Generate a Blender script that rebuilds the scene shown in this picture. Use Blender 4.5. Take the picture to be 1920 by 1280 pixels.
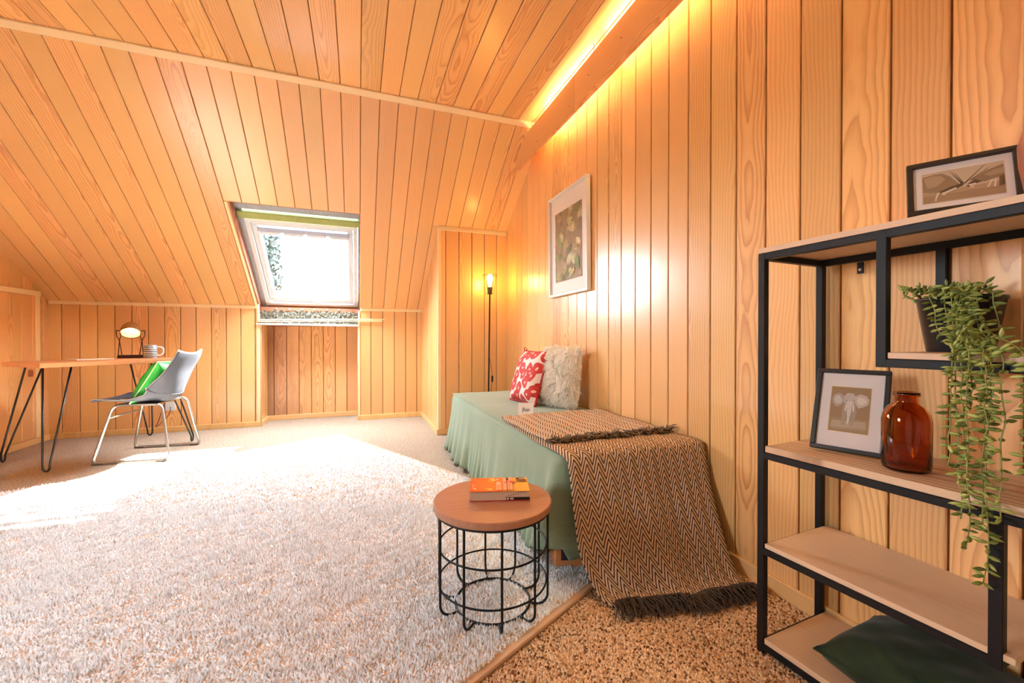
import bpy, math, random
import numpy as np
from mathutils import Vector, Matrix

random.seed(7)
rng = np.random.default_rng(7)
for o in list(bpy.data.objects):
    bpy.data.objects.remove(o)
SC = bpy.context.scene
COL = SC.collection

# ------------------------------------------------------------------ camera, sky, sun, exposure
CAM_H = 0.92
cam = bpy.data.cameras.new('camera')
cam.sensor_width = 36.0
cam.lens = 780.7 / 1920.0 * 36.0
cam.shift_y = 1.26 / 1920.0
cam.clip_start = 0.02
cam_ob = bpy.data.objects.new('camera', cam)
COL.objects.link(cam_ob)
cam_ob.location = (0, 0, CAM_H)
cam_ob.rotation_euler = (math.pi / 2 - 0.0066, 0, -0.355)
SC.camera = cam_ob

SKY = 46.0
SUN = 115.0
COVE = 55.0
world = bpy.data.worlds.new('sky')
SC.world = world
world.use_nodes = True
wn = world.node_tree.nodes
wn['Background'].inputs[1].default_value = SKY
_wt = world.node_tree
_tc = _wt.nodes.new('ShaderNodeTexCoord'); _sp = _wt.nodes.new('ShaderNodeSeparateXYZ'); _rp = _wt.nodes.new('ShaderNodeValToRGB')
_wt.links.new(_tc.outputs['Generated'], _sp.inputs[0]); _wt.links.new(_sp.outputs[2], _rp.inputs[0]); _wt.links.new(_rp.outputs[0], wn['Background'].inputs[0])
_rp.color_ramp.elements[0].position = 0.0; _rp.color_ramp.elements[0].color = (0.16, 0.16, 0.13, 1)      # distant ground
_rp.color_ramp.elements[1].position = 0.02; _rp.color_ramp.elements[1].color = (0.77, 0.90, 1.0, 1)      # bright hazy sky

sun = bpy.data.lights.new('sun', 'SUN')
sun.energy = SUN
sun.angle = math.radians(0.6)
sun.color = (1.0, 0.96, 0.9)
sun_ob = bpy.data.objects.new('sun', sun)
COL.objects.link(sun_ob)
sun_ob.location = (3, 9, 8)
sun_ob.rotation_euler = Vector((-0.60, -0.71, -1.0)).to_track_quat('-Z', 'Y').to_euler()

SC.view_settings.view_transform = 'Standard'
SC.view_settings.look = 'None'
SC.view_settings.gamma = 1.0
SC.view_settings.use_curve_mapping = False
SC.view_settings.exposure = 0.36

# ------------------------------------------------------------------ room measures (metres)
XR, XL = 1.4325, -2.673          # right and left wall
YF, YBK = 5.072, -0.95           # far wall and wall behind the viewer
ZK, ZC = 1.2759, 2.6683          # knee wall top, flat ceiling
YR = 3.0837                      # where the slope meets the flat ceiling
YB, XB = 4.017, 0.7355           # boxed-out corner: front and side
PW = 0.1296                      # board pitch
TH = math.atan2(ZC - ZK, YF - YR)
CT, ST = math.cos(TH), math.sin(TH)
SL = (ZC - ZK) / ST
def slope_z(y):
    return min(ZC, ZK + (YF - y) * math.tan(TH))

# ------------------------------------------------------------------ node helpers
def new_mat(name):
    m = bpy.data.materials.new(name)
    m.use_nodes = True
    nt = m.node_tree
    return m, nt, nt.nodes['Principled BSDF']
def N(nt, kind, **kw):
    n = nt.nodes.new(kind)
    for k, v in kw.items():
        if k == 'ins':
            for kk, vv in v.items():
                n.inputs[kk].default_value = vv
        else:
            setattr(n, k, v)
    return n
def lk(nt, a, b):
    nt.links.new(a, b)
def M(nt, op, a, b=None, c=None, clamp=False):
    n = nt.nodes.new('ShaderNodeMath')
    n.operation = op
    n.use_clamp = clamp
    for i, v in enumerate((a, b, c)):
        if v is None: continue
        if isinstance(v, (int, float)): n.inputs[i].default_value = v
        else: nt.links.new(v, n.inputs[i])
    return n.outputs[0]
def ramp(nt, fac, stops, interp='LINEAR'):
    n = nt.nodes.new('ShaderNodeValToRGB')
    cr = n.color_ramp
    cr.interpolation = interp
    while len(cr.elements) > 1: cr.elements.remove(cr.elements[-1])
    cr.elements[0].position = stops[0][0]
    cr.elements[0].color = (*stops[0][1], 1)
    for p, c in stops[1:]:
        e = cr.elements.new(p)
        e.color = (*c, 1)
    nt.links.new(fac, n.inputs[0])
    return n.outputs[0]
def mix(nt, fac, a, b, mode='MIX'):
    n = nt.nodes.new('ShaderNodeMix')
    n.data_type = 'RGBA'
    n.blend_type = mode
    for i, v in ((0, fac), (6, a), (7, b)):
        if isinstance(v, (int, float)): n.inputs[i].default_value = v
        elif isinstance(v, tuple): n.inputs[i].default_value = (*v, 1)
        else: nt.links.new(v, n.inputs[i])
    return n.outputs[2]
def S2L(r, g, b):
    f = lambda c: (c / 255 / 12.92) if c / 255 <= 0.04045 else ((c / 255 + 0.055) / 1.055) ** 2.4
    return (f(r), f(g), f(b))
def mapping(nt, vec, scale=(1, 1, 1), loc=(0, 0, 0)):
    n = nt.nodes.new('ShaderNodeMapping')
    n.inputs['Scale'].default_value = scale
    n.inputs['Location'].default_value = loc
    nt.links.new(vec, n.inputs[0])
    return n.outputs[0]
def noise(nt, vec, scale=5, detail=2, rough=0.5, dist=0):
    n = nt.nodes.new('ShaderNodeTexNoise')
    n.inputs['Scale'].default_value = scale
    n.inputs['Detail'].default_value = detail
    n.inputs['Roughness'].default_value = rough
    n.inputs['Distortion'].default_value = dist
    if vec is not None: nt.links.new(vec, n.inputs['Vector'])
    return n.outputs[0]
def bump(nt, bsdf, height, strength=0.3, dist=0.002):
    n = nt.nodes.new('ShaderNodeBump')
    n.inputs['Strength'].default_value = strength
    n.inputs['Distance'].default_value = dist
    nt.links.new(height, n.inputs['Height'])
    nt.links.new(n.outputs[0], bsdf.inputs['Normal'])
def objc(nt):
    return nt.nodes.new('ShaderNodeTexCoord').outputs['Object']

# ------------------------------------------------------------------ materials
def wood(name, light, dark, rough=0.35, coat=0.8, coat_rough=0.24, freq=95.0, axis='Y', contrast=1.0, vary=0.22, spread=0.5, bmp=0.12):
    """Board wood: the rings of a trunk cut along the board, so that some boards show cathedrals and others straight grain."""
    m, nt, b = new_mat(name)
    tc = nt.nodes.new('ShaderNodeTexCoord')
    sep = nt.nodes.new('ShaderNodeSeparateXYZ')
    nt.links.new(tc.outputs['Object'], sep.inputs[0])
    if axis == 'Y': x, y = sep.outputs[0], sep.outputs[1]
    elif axis == 'X': x, y = sep.outputs[1], sep.outputs[0]
    else: x, y = M(nt, 'ADD', sep.outputs[0], sep.outputs[1]), sep.outputs[2]
    z = sep.outputs[2] if axis != 'Z' else sep.outputs[1]
    oi = nt.nodes.new('ShaderNodeObjectInfo')
    wnz = nt.nodes.new('ShaderNodeTexWhiteNoise')
    wnz.noise_dimensions = '1D'
    nt.links.new(M(nt, 'MULTIPLY', oi.outputs['Random'], 371.0), wnz.inputs['W'])
    sc = nt.nodes.new('ShaderNodeSeparateColor')
    nt.links.new(wnz.outputs['Color'], sc.inputs[0])
    r1, r2, r3 = sc.outputs
    comb = nt.nodes.new('ShaderNodeCombineXYZ')
    nt.links.new(x, comb.inputs[0]); nt.links.new(y, comb.inputs[1])
    nt.links.new(M(nt, 'MULTIPLY', oi.outputs['Random'], 53.0), comb.inputs[2])
    v = comb.outputs[0]
    wob = noise(nt, mapping(nt, v, (3.0, 1.7, 1)), 1.0, 2, 0.5)
    wob2 = noise(nt, mapping(nt, v, (40, 9, 1)), 1.0, 2, 0.5)
    px = M(nt, 'ADD', x, M(nt, 'MULTIPLY', M(nt, 'SUBTRACT', r1, 0.5), spread))
    px = M(nt, 'ADD', px, M(nt, 'MULTIPLY', M(nt, 'SUBTRACT', wob, 0.5), 0.03))
    tilt = M(nt, 'MULTIPLY', M(nt, 'SUBTRACT', r3, 0.5), 0.11)
    pd = M(nt, 'ADD', M(nt, 'MULTIPLY', y, tilt), M(nt, 'MULTIPLY', r2, 0.07))
    pd = M(nt, 'ADD', pd, M(nt, 'MULTIPLY', M(nt, 'SUBTRACT', wob, 0.5), 0.12))
    rr = M(nt, 'SQRT', M(nt, 'ADD', M(nt, 'MULTIPLY', px, px), M(nt, 'MULTIPLY', pd, pd)))
    ring = M(nt, 'ADD', M(nt, 'MULTIPLY', rr, freq), M(nt, 'MULTIPLY', wob2, 0.7))
    fr = M(nt, 'FRACT', ring)
    line = ramp(nt, fr, [(0.0, (0.25,) * 3), (0.12, (0.0,) * 3), (0.45, (0.10,) * 3), (0.86, (0.8,) * 3), (0.95, (1,) * 3), (1.0, (0.25,) * 3)])
    flat = M(nt, 'SUBTRACT', 1.0, M(nt, 'MULTIPLY', M(nt, 'ABSOLUTE', M(nt, 'SUBTRACT', r1, 0.5)), 1.75), clamp=True)
    flat = M(nt, 'POWER', flat, 1.7)
    fine = noise(nt, mapping(nt, v, (280, 5, 1)), 1.0, 2, 0.6)
    fac = M(nt, 'ADD', M(nt, 'MULTIPLY', M(nt, 'MULTIPLY', line, flat), 0.62 * contrast), M(nt, 'MULTIPLY', M(nt, 'SUBTRACT', fine, 0.40), 0.24), clamp=True)
    c = mix(nt, fac, light, dark)
    hsv = nt.nodes.new('ShaderNodeHueSaturation')
    nt.links.new(c, hsv.inputs['Color'])
    nt.links.new(M(nt, 'ADD', 1.0 - vary / 2, M(nt, 'MULTIPLY', r2, vary)), hsv.inputs['Value'])
    nt.links.new(M(nt, 'ADD', 0.494, M(nt, 'MULTIPLY', r3, 0.012)), hsv.inputs['Hue'])
    nt.links.new(hsv.outputs[0], b.inputs['Base Color'])
    b.inputs['Roughness'].default_value = rough
    b.inputs['Coat Weight'].default_value = coat
    b.inputs['Coat Roughness'].default_value = coat_rough
    bump(nt, b, fac, bmp, 0.001)
    return m
def plain(name, col, rough=0.5, metal=0.0, nscale=0, namt=0.0, bmp=0.0, bscale=60, spec=0.5, coat=0.0, sheen=0.0):
    m, nt, b = new_mat(name)
    v = objc(nt)
    if namt:
        n = noise(nt, v, nscale, 4, 0.6)
        lo = tuple(c * (1 - namt) for c in col); hi = tuple(min(1, c * (1 + namt)) for c in col)
        nt.links.new(mix(nt, n, lo, hi), b.inputs['Base Color'])
    else:
        b.inputs['Base Color'].default_value = (*col, 1)
    b.inputs['Roughness'].default_value = rough
    b.inputs['Metallic'].default_value = metal
    b.inputs['Specular IOR Level'].default_value = spec
    b.inputs['Coat Weight'].default_value = coat
    b.inputs['Sheen Weight'].default_value = sheen
    if bmp:
        bump(nt, b, noise(nt, v, bscale, 3, 0.6), bmp, 0.004)
    return m
def emit(name, col, strength):
    m, nt, b = new_mat(name)
    b.inputs['Base Color'].default_value = (0.9, 0.9, 0.9, 1)
    b.inputs['Emission Color'].default_value = (*col, 1)
    b.inputs['Emission Strength'].default_value = strength
    return m

W_PANEL = wood('panel_wood', S2L(241, 189, 124), S2L(188, 116, 58), freq=78.0, contrast=1.15)
W_RAW = wood('worn_panel_wood', S2L(214, 160, 104), S2L(150, 92, 54), rough=0.7, coat=0.0)
W_TRIM = wood('trim_wood', S2L(250, 226, 178), S2L(232, 190, 130), freq=140, contrast=0.5, coat=0.3)
W_BASE = wood('baseboard_wood', S2L(240, 194, 130), S2L(206, 148, 84), freq=110, contrast=0.6, coat=0.3)
W_BEAM = wood('pelmet_wood', S2L(242, 184, 118), S2L(192, 118, 60), rough=0.5, coat=0.1, spread=0.1)
W_SHELF = wood('shelf_board_wood', S2L(226, 190, 156), S2L(150, 104, 72), rough=0.55, coat=0.0, freq=48, contrast=1.3, vary=0.1, spread=0.25)
W_DESK = wood('desk_top_wood', S2L(206, 140, 88), S2L(136, 78, 42), rough=0.4, coat=0.3, axis='X', freq=60)
W_TABLE = wood('table_top_wood', S2L(190, 134, 96), S2L(136, 84, 54), rough=0.42, coat=0.15, freq=60, contrast=0.8)
GROOVE = plain('groove_backing', S2L(116, 60, 26), 0.7)
BLACK = plain('black_metal', (0.007, 0.007, 0.008), 0.5, 0.0, spec=0.3)
DARKROD = plain('dark_steel', (0.035, 0.034, 0.033), 0.35, 0.7)
CHROME = plain('brushed_steel', (0.40, 0.41, 0.40), 0.3, 1.0)
WHITE = plain('white_lacquer', (0.76, 0.82, 0.88), 0.35)
PAPER = plain('paper_white', (0.82, 0.81, 0.80), 0.8)
FRAMEBLK = plain('black_frame', (0.016, 0.013, 0.012), 0.45)
FRAMEWHT = plain('white_frame', (0.80, 0.78, 0.75), 0.45)
CORD = plain('black_cord', (0.02, 0.018, 0.018), 0.5)

def carpet_mat():
    m, nt, b = new_mat('loop_carpet')
    v = objc(nt)
    vo = N(nt, 'ShaderNodeTexVoronoi', ins={'Scale': 150.0})
    lk(nt, v, vo.inputs['Vector'])
    big = noise(nt, v, 2.5, 3)
    sp = noise(nt, v, 120, 2, 0.7)
    c = ramp(nt, sp, [(0.30, S2L(142, 116, 92)), (0.5, S2L(206, 188, 168)), (0.68, S2L(230, 218, 202))])
    c = mix(nt, M(nt, 'MULTIPLY', vo.outputs['Distance'], 0.55, clamp=True), c, S2L(96, 68, 46))
    c = mix(nt, M(nt, 'MULTIPLY', big, 0.15), c, S2L(160, 130, 100))
    lk(nt, c, b.inputs['Base Color'])
    b.inputs['Roughness'].default_value = 0.95
    b.inputs['Specular IOR Level'].default_value = 0.1
    bump(nt, b, M(nt, 'SUBTRACT', 1.0, vo.outputs['Distance']), 0.9, 0.006)
    return m
CARPET = carpet_mat()
def loops_mat():
    m, nt, b = new_mat('carpet_loop_yarn')
    g = nt.nodes.new('ShaderNodeNewGeometry')
    c = ramp(nt, g.outputs['Random Per Island'], [(0.0, S2L(84, 50, 30)), (0.12, S2L(140, 98, 64)), (0.28, S2L(206, 160, 116)), (0.75, S2L(232, 196, 156)), (1.0, S2L(242, 216, 184))])
    lk(nt, c, b.inputs['Base Color'])
    b.inputs['Roughness'].default_value = 0.95
    b.inputs['Specular IOR Level'].default_value = 0.1
    return m
LOOPS = loops_mat()
def pile_mat():
    m, nt, b = new_mat('rug_pile')
    g = nt.nodes.new('ShaderNodeNewGeometry')
    c = ramp(nt, g.outputs['Random Per Island'], [(0.0, S2L(232, 230, 228)), (0.4, S2L(247, 247, 247)), (1.0, S2L(253, 253, 254))])
    lk(nt, c, b.inputs['Base Color'])
    b.inputs['Roughness'].default_value = 0.9
    b.inputs['Specular IOR Level'].default_value = 0.15
    return m
PILE = pile_mat()
def bedspread_mat():
    m, nt, b = new_mat('green_bedspread')
    v = objc(nt)
    n1 = noise(nt, mapping(nt, v, (3, 3, 3)), 1, 3)
    wv = N(nt, 'ShaderNodeTexWave', ins={'Scale': 34.0, 'Distortion': 0.6, 'Detail': 1.0})
    wv.bands_direction = 'Z'
    lk(nt, v, wv.inputs['Vector'])
    wy = N(nt, 'ShaderNodeTexWave', ins={'Scale': 34.0, 'Distortion': 0.6, 'Detail': 1.0})
    wy.bands_direction = 'Y'
    lk(nt, v, wy.inputs['Vector'])
    c = mix(nt, n1, S2L(112, 132, 104), S2L(138, 156, 126))
    lk(nt, c, b.inputs['Base Color'])
    b.inputs['Roughness'].default_value = 0.85
    b.inputs['Sheen Weight'].default_value = 0.3
    bump(nt, b, M(nt, 'ADD', wv.outputs['Fac'], wy.outputs['Fac']), 0.25, 0.003)
    return m
GREEN = bedspread_mat()
def throw_mat():
    m, nt, b = new_mat('chevron_weave')
    tc = nt.nodes.new('ShaderNodeTexCoord')
    sep = nt.nodes.new('ShaderNodeSeparateXYZ')
    lk(nt, tc.outputs['UV'], sep.inputs[0])
    u, v = sep.outputs[0], sep.outputs[1]
    tri = M(nt, 'PINGPONG', M(nt, 'MULTIPLY', u, 13.0), 0.5)
    wv = M(nt, 'FRACT', M(nt, 'SUBTRACT', M(nt, 'MULTIPLY', v, 46.0), M(nt, 'MULTIPLY', tri, 4.2)))
    dark = ramp(nt, wv, [(0.0, (1,) * 3), (0.27, (1,) * 3), (0.35, (0,) * 3), (0.94, (0,) * 3), (1.0, (1,) * 3)])
    st = M(nt, 'FRACT', M(nt, 'ADD', M(nt, 'MULTIPLY', v, 190.0), M(nt, 'MULTIPLY', tri, 14.0)))
    st2 = M(nt, 'PINGPONG', M(nt, 'MULTIPLY', u, 150.0), 0.5)
    n1 = noise(nt, mapping(nt, tc.outputs['UV'], (60, 110, 1)), 1, 2)
    tan_c = mix(nt, n1, S2L(216, 178, 138), S2L(244, 216, 184))
    tan_c = mix(nt, M(nt, 'MULTIPLY', M(nt, 'GREATER_THAN', st, 0.72), 0.16), tan_c, S2L(150, 108, 80))
    c = mix(nt, dark, tan_c, S2L(58, 32, 32))
    lk(nt, c, b.inputs['Base Color'])
    b.inputs['Roughness'].default_value = 0.95
    b.inputs['Specular IOR Level'].default_value = 0.1
    bump(nt, b, M(nt, 'ADD', M(nt, 'SUBTRACT', st, dark), st2), 0.6, 0.004)
    return m
THROW = throw_mat()
def red_mat():
    m, nt, b = new_mat('red_spot_print')
    tc = nt.nodes.new('ShaderNodeTexCoord')
    vec = mapping(nt, tc.outputs['Object'], (1, 1, 0.0))
    dn = N(nt, 'ShaderNodeTexNoise', ins={'Scale': 9.0, 'Detail': 1.0})
    lk(nt, vec, dn.inputs['Vector'])
    vm = nt.nodes.new('ShaderNodeVectorMath'); vm.operation = 'MULTIPLY_ADD'
    lk(nt, dn.outputs['Color'], vm.inputs[0]); vm.inputs[1].default_value = (0.07, 0.07, 0); lk(nt, vec, vm.inputs[2])
    vo = N(nt, 'ShaderNodeTexVoronoi', voronoi_dimensions='2D', ins={'Scale': 13.0, 'Randomness': 0.75})
    lk(nt, vm.outputs[0], vo.inputs['Vector'])
    d = vo.outputs['Distance']
    c = ramp(nt, d, [(0.0, S2L(240, 190, 170)), (0.12, S2L(238, 180, 160)), (0.14, S2L(190, 34, 34)), (0.34, S2L(200, 60, 50)), (0.50, S2L(176, 22, 30)), (0.525, S2L(242, 214, 202)), (1.0, S2L(244, 220, 210))])
    lk(nt, c, b.inputs['Base Color'])
    b.inputs['Roughness'].default_value = 0.8
    return m
RED = red_mat()
REDEDGE = plain('red_piping', S2L(176, 26, 32), 0.8)
def fur_mat():
    m = bpy.data.materials.new('cream_fur'); m.use_nodes = True
    nt = m.node_tree; nt.nodes.remove(nt.nodes['Principled BSDF'])
    a = N(nt, 'ShaderNodeBsdfDiffuse'); a.inputs[0].default_value = (*S2L(255, 247, 234), 1)
    b = N(nt, 'ShaderNodeBsdfTranslucent'); b.inputs[0].default_value = (*S2L(255, 247, 234), 1)
    mx = N(nt, 'ShaderNodeMixShader', ins={0: 0.3}); lk(nt, a.outputs[0], mx.inputs[1]); lk(nt, b.outputs[0], mx.inputs[2])
    lk(nt, mx.outputs[0], nt.nodes['Material Output'].inputs[0])
    return m
FUR = fur_mat()
VELVET = plain('green_velvet', S2L(38, 54, 32), 0.75, nscale=18, namt=0.6, spec=0.2, sheen=0.15, bmp=0.2, bscale=40)
GREENCUSH = plain('green_cotton', S2L(40, 158, 48), 0.8, nscale=30, namt=0.12)
FELT = plain('grey_leather', S2L(66, 70, 78), 0.75, nscale=26, namt=0.22, spec=0.25, bmp=0.15, bscale=200)
def print_mat(name, rough=0.6):
    m, nt, b = new_mat(name)
    a = nt.nodes.new('ShaderNodeVertexColor')
    a.layer_name = 'ink'
    lk(nt, a.outputs[0], b.inputs['Base Color'])
    b.inputs['Roughness'].default_value = rough
    return m
INK = print_mat('printed_ink')
def glass_pane(name, refl=0.08, tint=(1, 1, 1)):
    m = bpy.data.materials.new(name)
    m.use_nodes = True
    nt = m.node_tree
    nt.nodes.remove(nt.nodes['Principled BSDF'])
    t = N(nt, 'ShaderNodeBsdfTransparent'); t.inputs[0].default_value = (*tint, 1)
    g = N(nt, 'ShaderNodeBsdfGlossy'); g.inputs['Roughness'].default_value = 0.02
    lw = N(nt, 'ShaderNodeLayerWeight'); lw.inputs[0].default_value = 0.5
    mx = N(nt, 'ShaderNodeMixShader')
    lk(nt, M(nt, 'ADD', refl * .5, M(nt, 'MULTIPLY', M(nt, 'POWER', lw.outputs['Facing'], 4.0), 0.8)), mx.inputs[0]); lk(nt, t.outputs[0], mx.inputs[1]); lk(nt, g.outputs[0], mx.inputs[2])
    lk(nt, mx.outputs[0], nt.nodes['Material Output'].inputs[0])
    return m
PANE = glass_pane('window_glass')
PICGLASS = glass_pane('picture_glass')
def amber():
    m, nt, b = new_mat('amber_glass')
    b.inputs['Base Color'].default_value = (0.62, 0.21, 0.025, 1)
    b.inputs['Transmission Weight'].default_value = 1.0
    b.inputs['Roughness'].default_value = 0.03
    b.inputs['IOR'].default_value = 1.45
    return m
AMBER = amber()

# ------------------------------------------------------------------ mesh builder
class MB:
    def __init__(s): s.v, s.f, s.sm, s.mi, s.uv = [], [], [], [], None
    def add(s, vs, fs, smooth=False, mi=0):
        o = len(s.v)
        s.v += [tuple(p) for p in vs]
        for f in fs:
            s.f.append(tuple(i + o for i in f)); s.sm.append(smooth); s.mi.append(mi)
        return s
    def box(s, c, d, rot=None, bev=0.0, mi=0):
        hx, hy, hz = d[0] / 2, d[1] / 2, d[2] / 2
        if bev <= 0:
            vs = [(x, y, z) for x in (-hx, hx) for y in (-hy, hy) for z in (-hz, hz)]
            fs = [(0, 1, 3, 2), (4, 6, 7, 5), (0, 4, 5, 1), (2, 3, 7, 6), (0, 2, 6, 4), (1, 5, 7, 3)]
        else:
            b = min(bev, hx * .9, hy * .9, hz * .9)
            vs, fs, ix = [], [], {}
            for sx in (-1, 1):
                for sy in (-1, 1):
                    for sz in (-1, 1):
                        for a in range(3):
                            p = [sx * (hx - b), sy * (hy - b), sz * (hz - b)]
                            p[a] = (sx * hx, sy * hy, sz * hz)[a]
                            ix[(sx, sy, sz, a)] = len(vs); vs.append(tuple(p))
            for a in range(3):
                b1, b2 = (a + 1) % 3, (a + 2) % 3
                for sg in (-1, 1):
                    q = []
                    for s1, s2 in ((-1, -1), (1, -1), (1, 1), (-1, 1)):
                        k = [0, 0, 0]; k[a] = sg; k[b1] = s1; k[b2] = s2
                        q.append(ix[(*k, a)])
                    fs.append(tuple(q if sg > 0 else q[::-1]))
                for s1 in (-1, 1):
                    for s2 in (-1, 1):
                        k0 = [0, 0, 0]; k1 = [0, 0, 0]
                        k0[a], k1[a] = -1, 1
                        k0[b1] = k1[b1] = s1; k0[b2] = k1[b2] = s2
                        q = [ix[(*k0, b1)], ix[(*k1, b1)], ix[(*k1, b2)], ix[(*k0, b2)]]
                        fs.append(tuple(q if s1 * s2 < 0 else q[::-1]))
            for sx in (-1, 1):
                for sy in (-1, 1):
                    for sz in (-1, 1):
                        q = [ix[(sx, sy, sz, a)] for a in range(3)]
                        fs.append(tuple(q if sx * sy * sz > 0 else q[::-1]))
        R = rot if rot is not None else Matrix.Identity(3)
        C = Vector(c)
        return s.add([tuple(R @ Vector(p) + C) for p in vs], fs, False, mi)
    def tube(s, pts, r, n=8, closed=False, cap=True, mi=0):
        P = [Vector(p) for p in pts]
        k = len(P)
        rad = r if isinstance(r, (list, tuple)) else [r] * k
        tang = []
        for i in range(k):
            a = P[(i - 1) % k] if (closed or i > 0) else P[0]
            b = P[(i + 1) % k] if (closed or i < k - 1) else P[-1]
            t = b - a
            tang.append(t.normalized() if t.length > 1e-9 else Vector((0, 0, 1)))
        t0 = tang[0]
        up = Vector((0, 0, 1)) if abs(t0.z) < 0.9 else Vector((1, 0, 0))
        nrm = (up - t0 * up.dot(t0)).normalized()
        vs = []
        for i in range(k):
            t = tang[i]
            nrm = (nrm - t * nrm.dot(t))
            nrm = nrm.normalized() if nrm.length > 1e-6 else t.orthogonal().normalized()
            bi = t.cross(nrm)
            for j in range(n):
                a = 2 * math.pi * j / n
                vs.append(tuple(P[i] + (nrm * math.cos(a) + bi * math.sin(a)) * rad[i]))
        fs = []
        for i in range(k if closed else k - 1):
            i2 = (i + 1) % k
            for j in range(n):
                j2 = (j + 1) % n
                fs.append((i * n + j, i * n + j2, i2 * n + j2, i2 * n + j))
        s.add(vs, fs, True, mi)
        if cap and not closed:
            o = len(s.v) - len(vs)
            s.f.append(tuple(o + j for j in range(n))[::-1]); s.sm.append(False); s.mi.append(mi)
            s.f.append(tuple(o + (k - 1) * n + j for j in range(n))); s.sm.append(False); s.mi.append(mi)
        return s
    def lathe(s, prof, n=32, c=(0, 0, 0), axis=None, mi=0, smooth=True):
        R = Matrix.Identity(3)
        if axis is not None: R = Vector(axis).to_track_quat('Z', 'Y').to_matrix()
        C = Vector(c)
        vs = [tuple(R @ Vector((r * math.cos(2 * math.pi * j / n), r * math.sin(2 * math.pi * j / n), z)) + C) for r, z in prof for j in range(n)]
        fs = []
        for i in range(len(prof) - 1):
            for j in range(n):
                j2 = (j + 1) % n
                fs.append((i * n + j, i * n + j2, (i + 1) * n + j2, (i + 1) * n + j))
        return s.add(vs, fs, smooth, mi)
    def prism(s, poly, z0, z1, cham=0.0, back=True, mi=0):
        """poly is convex and CCW in local XY; top face at z1 with a chamfer."""
        n = len(poly)
        ins = inset(poly, cham) if cham > 0 else poly
        vs = [(x, y, z0) for x, y in poly]
        rows = [vs]
        if cham > 0: rows.append([(x, y, z1 - cham) for x, y in poly])
        rows.append([(x, y, z1) for x, y in ins])
        allv = [p for r in rows for p in r]
        fs = []
        for k in range(len(rows) - 1):
            for i in range(n):
                j = (i + 1) % n
                fs.append((k * n + i, k * n + j, (k + 1) * n + j, (k + 1) * n + i))
        fs.append(tuple((len(rows) - 1) * n + i for i in range(n)))
        if back: fs.append(tuple(range(n))[::-1])
        return s.add(allv, fs, False, mi)
    def grid(s, fn, nu, nv, smooth=True, mi=0, closed_u=False):
        vs = [tuple(fn(i / (nu if closed_u else nu - 1), j / (nv - 1))) for j in range(nv) for i in range(nu)]
        fs = []
        for j in range(nv - 1):
            for i in range(nu if closed_u else nu - 1):
                i2 = (i + 1) % nu
                fs.append((j * nu + i, j * nu + i2, (j + 1) * nu + i2, (j + 1) * nu + i))
        return s.add(vs, fs, smooth, mi)
    def mesh(s, name, mats):
        me = bpy.data.meshes.new(name)
        me.from_pydata(s.v, [], s.f)
        me.polygons.foreach_set('use_smooth', s.sm)
        for m in (mats if isinstance(mats, (list, tuple)) else [mats]): me.materials.append(m)
        me.polygons.foreach_set('material_index', s.mi)
        if s.uv is not None:
            l = me.uv_layers.new(name='uv')
            vi = np.empty(len(me.loops), dtype=np.int32)
            me.loops.foreach_get('vertex_index', vi)
            l.data.foreach_set('uv', np.asarray(s.uv, dtype=np.float32)[vi].ravel())
        me.update()
        return me
    def build(s, name, mats, parent=None, mw=None):
        return obj(name, s.mesh(name, mats), parent, mw)
def obj(name, me, parent=None, mw=None):
    o = bpy.data.objects.new(name, me)
    COL.objects.link(o)
    if parent is not None: o.parent = parent
    if mw is not None: o.matrix_local = mw
    return o
def inset(poly, d):
    n = len(poly); out = []
    lines = []
    for i in range(n):
        x0, y0 = poly[i]; x1, y1 = poly[(i + 1) % n]
        dx, dy = x1 - x0, y1 - y0
        L = math.hypot(dx, dy) or 1e-9
        nx, ny = -dy / L, dx / L
        lines.append((nx, ny, nx * x0 + ny * y0 + d))
    for i in range(n):
        a, b = lines[i - 1], lines[i]
        det = a[0] * b[1] - a[1] * b[0]
        if abs(det) < 1e-6: out.append((poly[i][0] + b[0] * d, poly[i][1] + b[1] * d)); continue
        out.append(((a[2] * b[1] - a[1] * b[2]) / det, (a[0] * b[2] - a[2] * b[0]) / det))
    return out
def clip(poly, a, b, c):
    """keep a*x + b*y <= c"""
    out = []
    for i in range(len(poly)):
        p, q = poly[i], poly[(i + 1) % len(poly)]
        dp, dq = a * p[0] + b * p[1] - c, a * q[0] + b * q[1] - c
        if dp <= 0: out.append(p)
        if dp * dq < 0:
            t = dp / (dp - dq)
            out.append((p[0] + t * (q[0] - p[0]), p[1] + t * (q[1] - p[1])))
    return out
def tag(o, label=None, cat=None, group=None, kind=None):
    if label: o['label'] = label
    if cat: o['category'] = cat
    if group: o['group'] = group
    if kind: o['kind'] = kind
    return o
def thing(name, label, cat, loc=(0, 0, 0), rot=(0, 0, 0), group=None):
    o = bpy.data.objects.new(name, None)
    o.empty_display_size = 0.1
    COL.objects.link(o)
    o.location = loc; o.rotation_euler = rot
    return tag(o, label, cat, group)
def frame(o, U, V):
    U, V = Vector(U), Vector(V)
    Nn = U.cross(V)
    m = Matrix.Identity(4)
    for i in range(3):
        m[i][0], m[i][1], m[i][2], m[i][3] = U[i], V[i], Nn[i], o[i]
    return m
def arc(c, r, a0, a1, n, plane='xy', z=0):
    out = []
    for i in range(n + 1):
        a = a0 + (a1 - a0) * i / n
        p, q = c[0] + r * math.cos(a), c[1] + r * math.sin(a)
        out.append({'xy': (p, q, z), 'xz': (p, z, q), 'yz': (z, p, q)}[plane])
    return out
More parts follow.
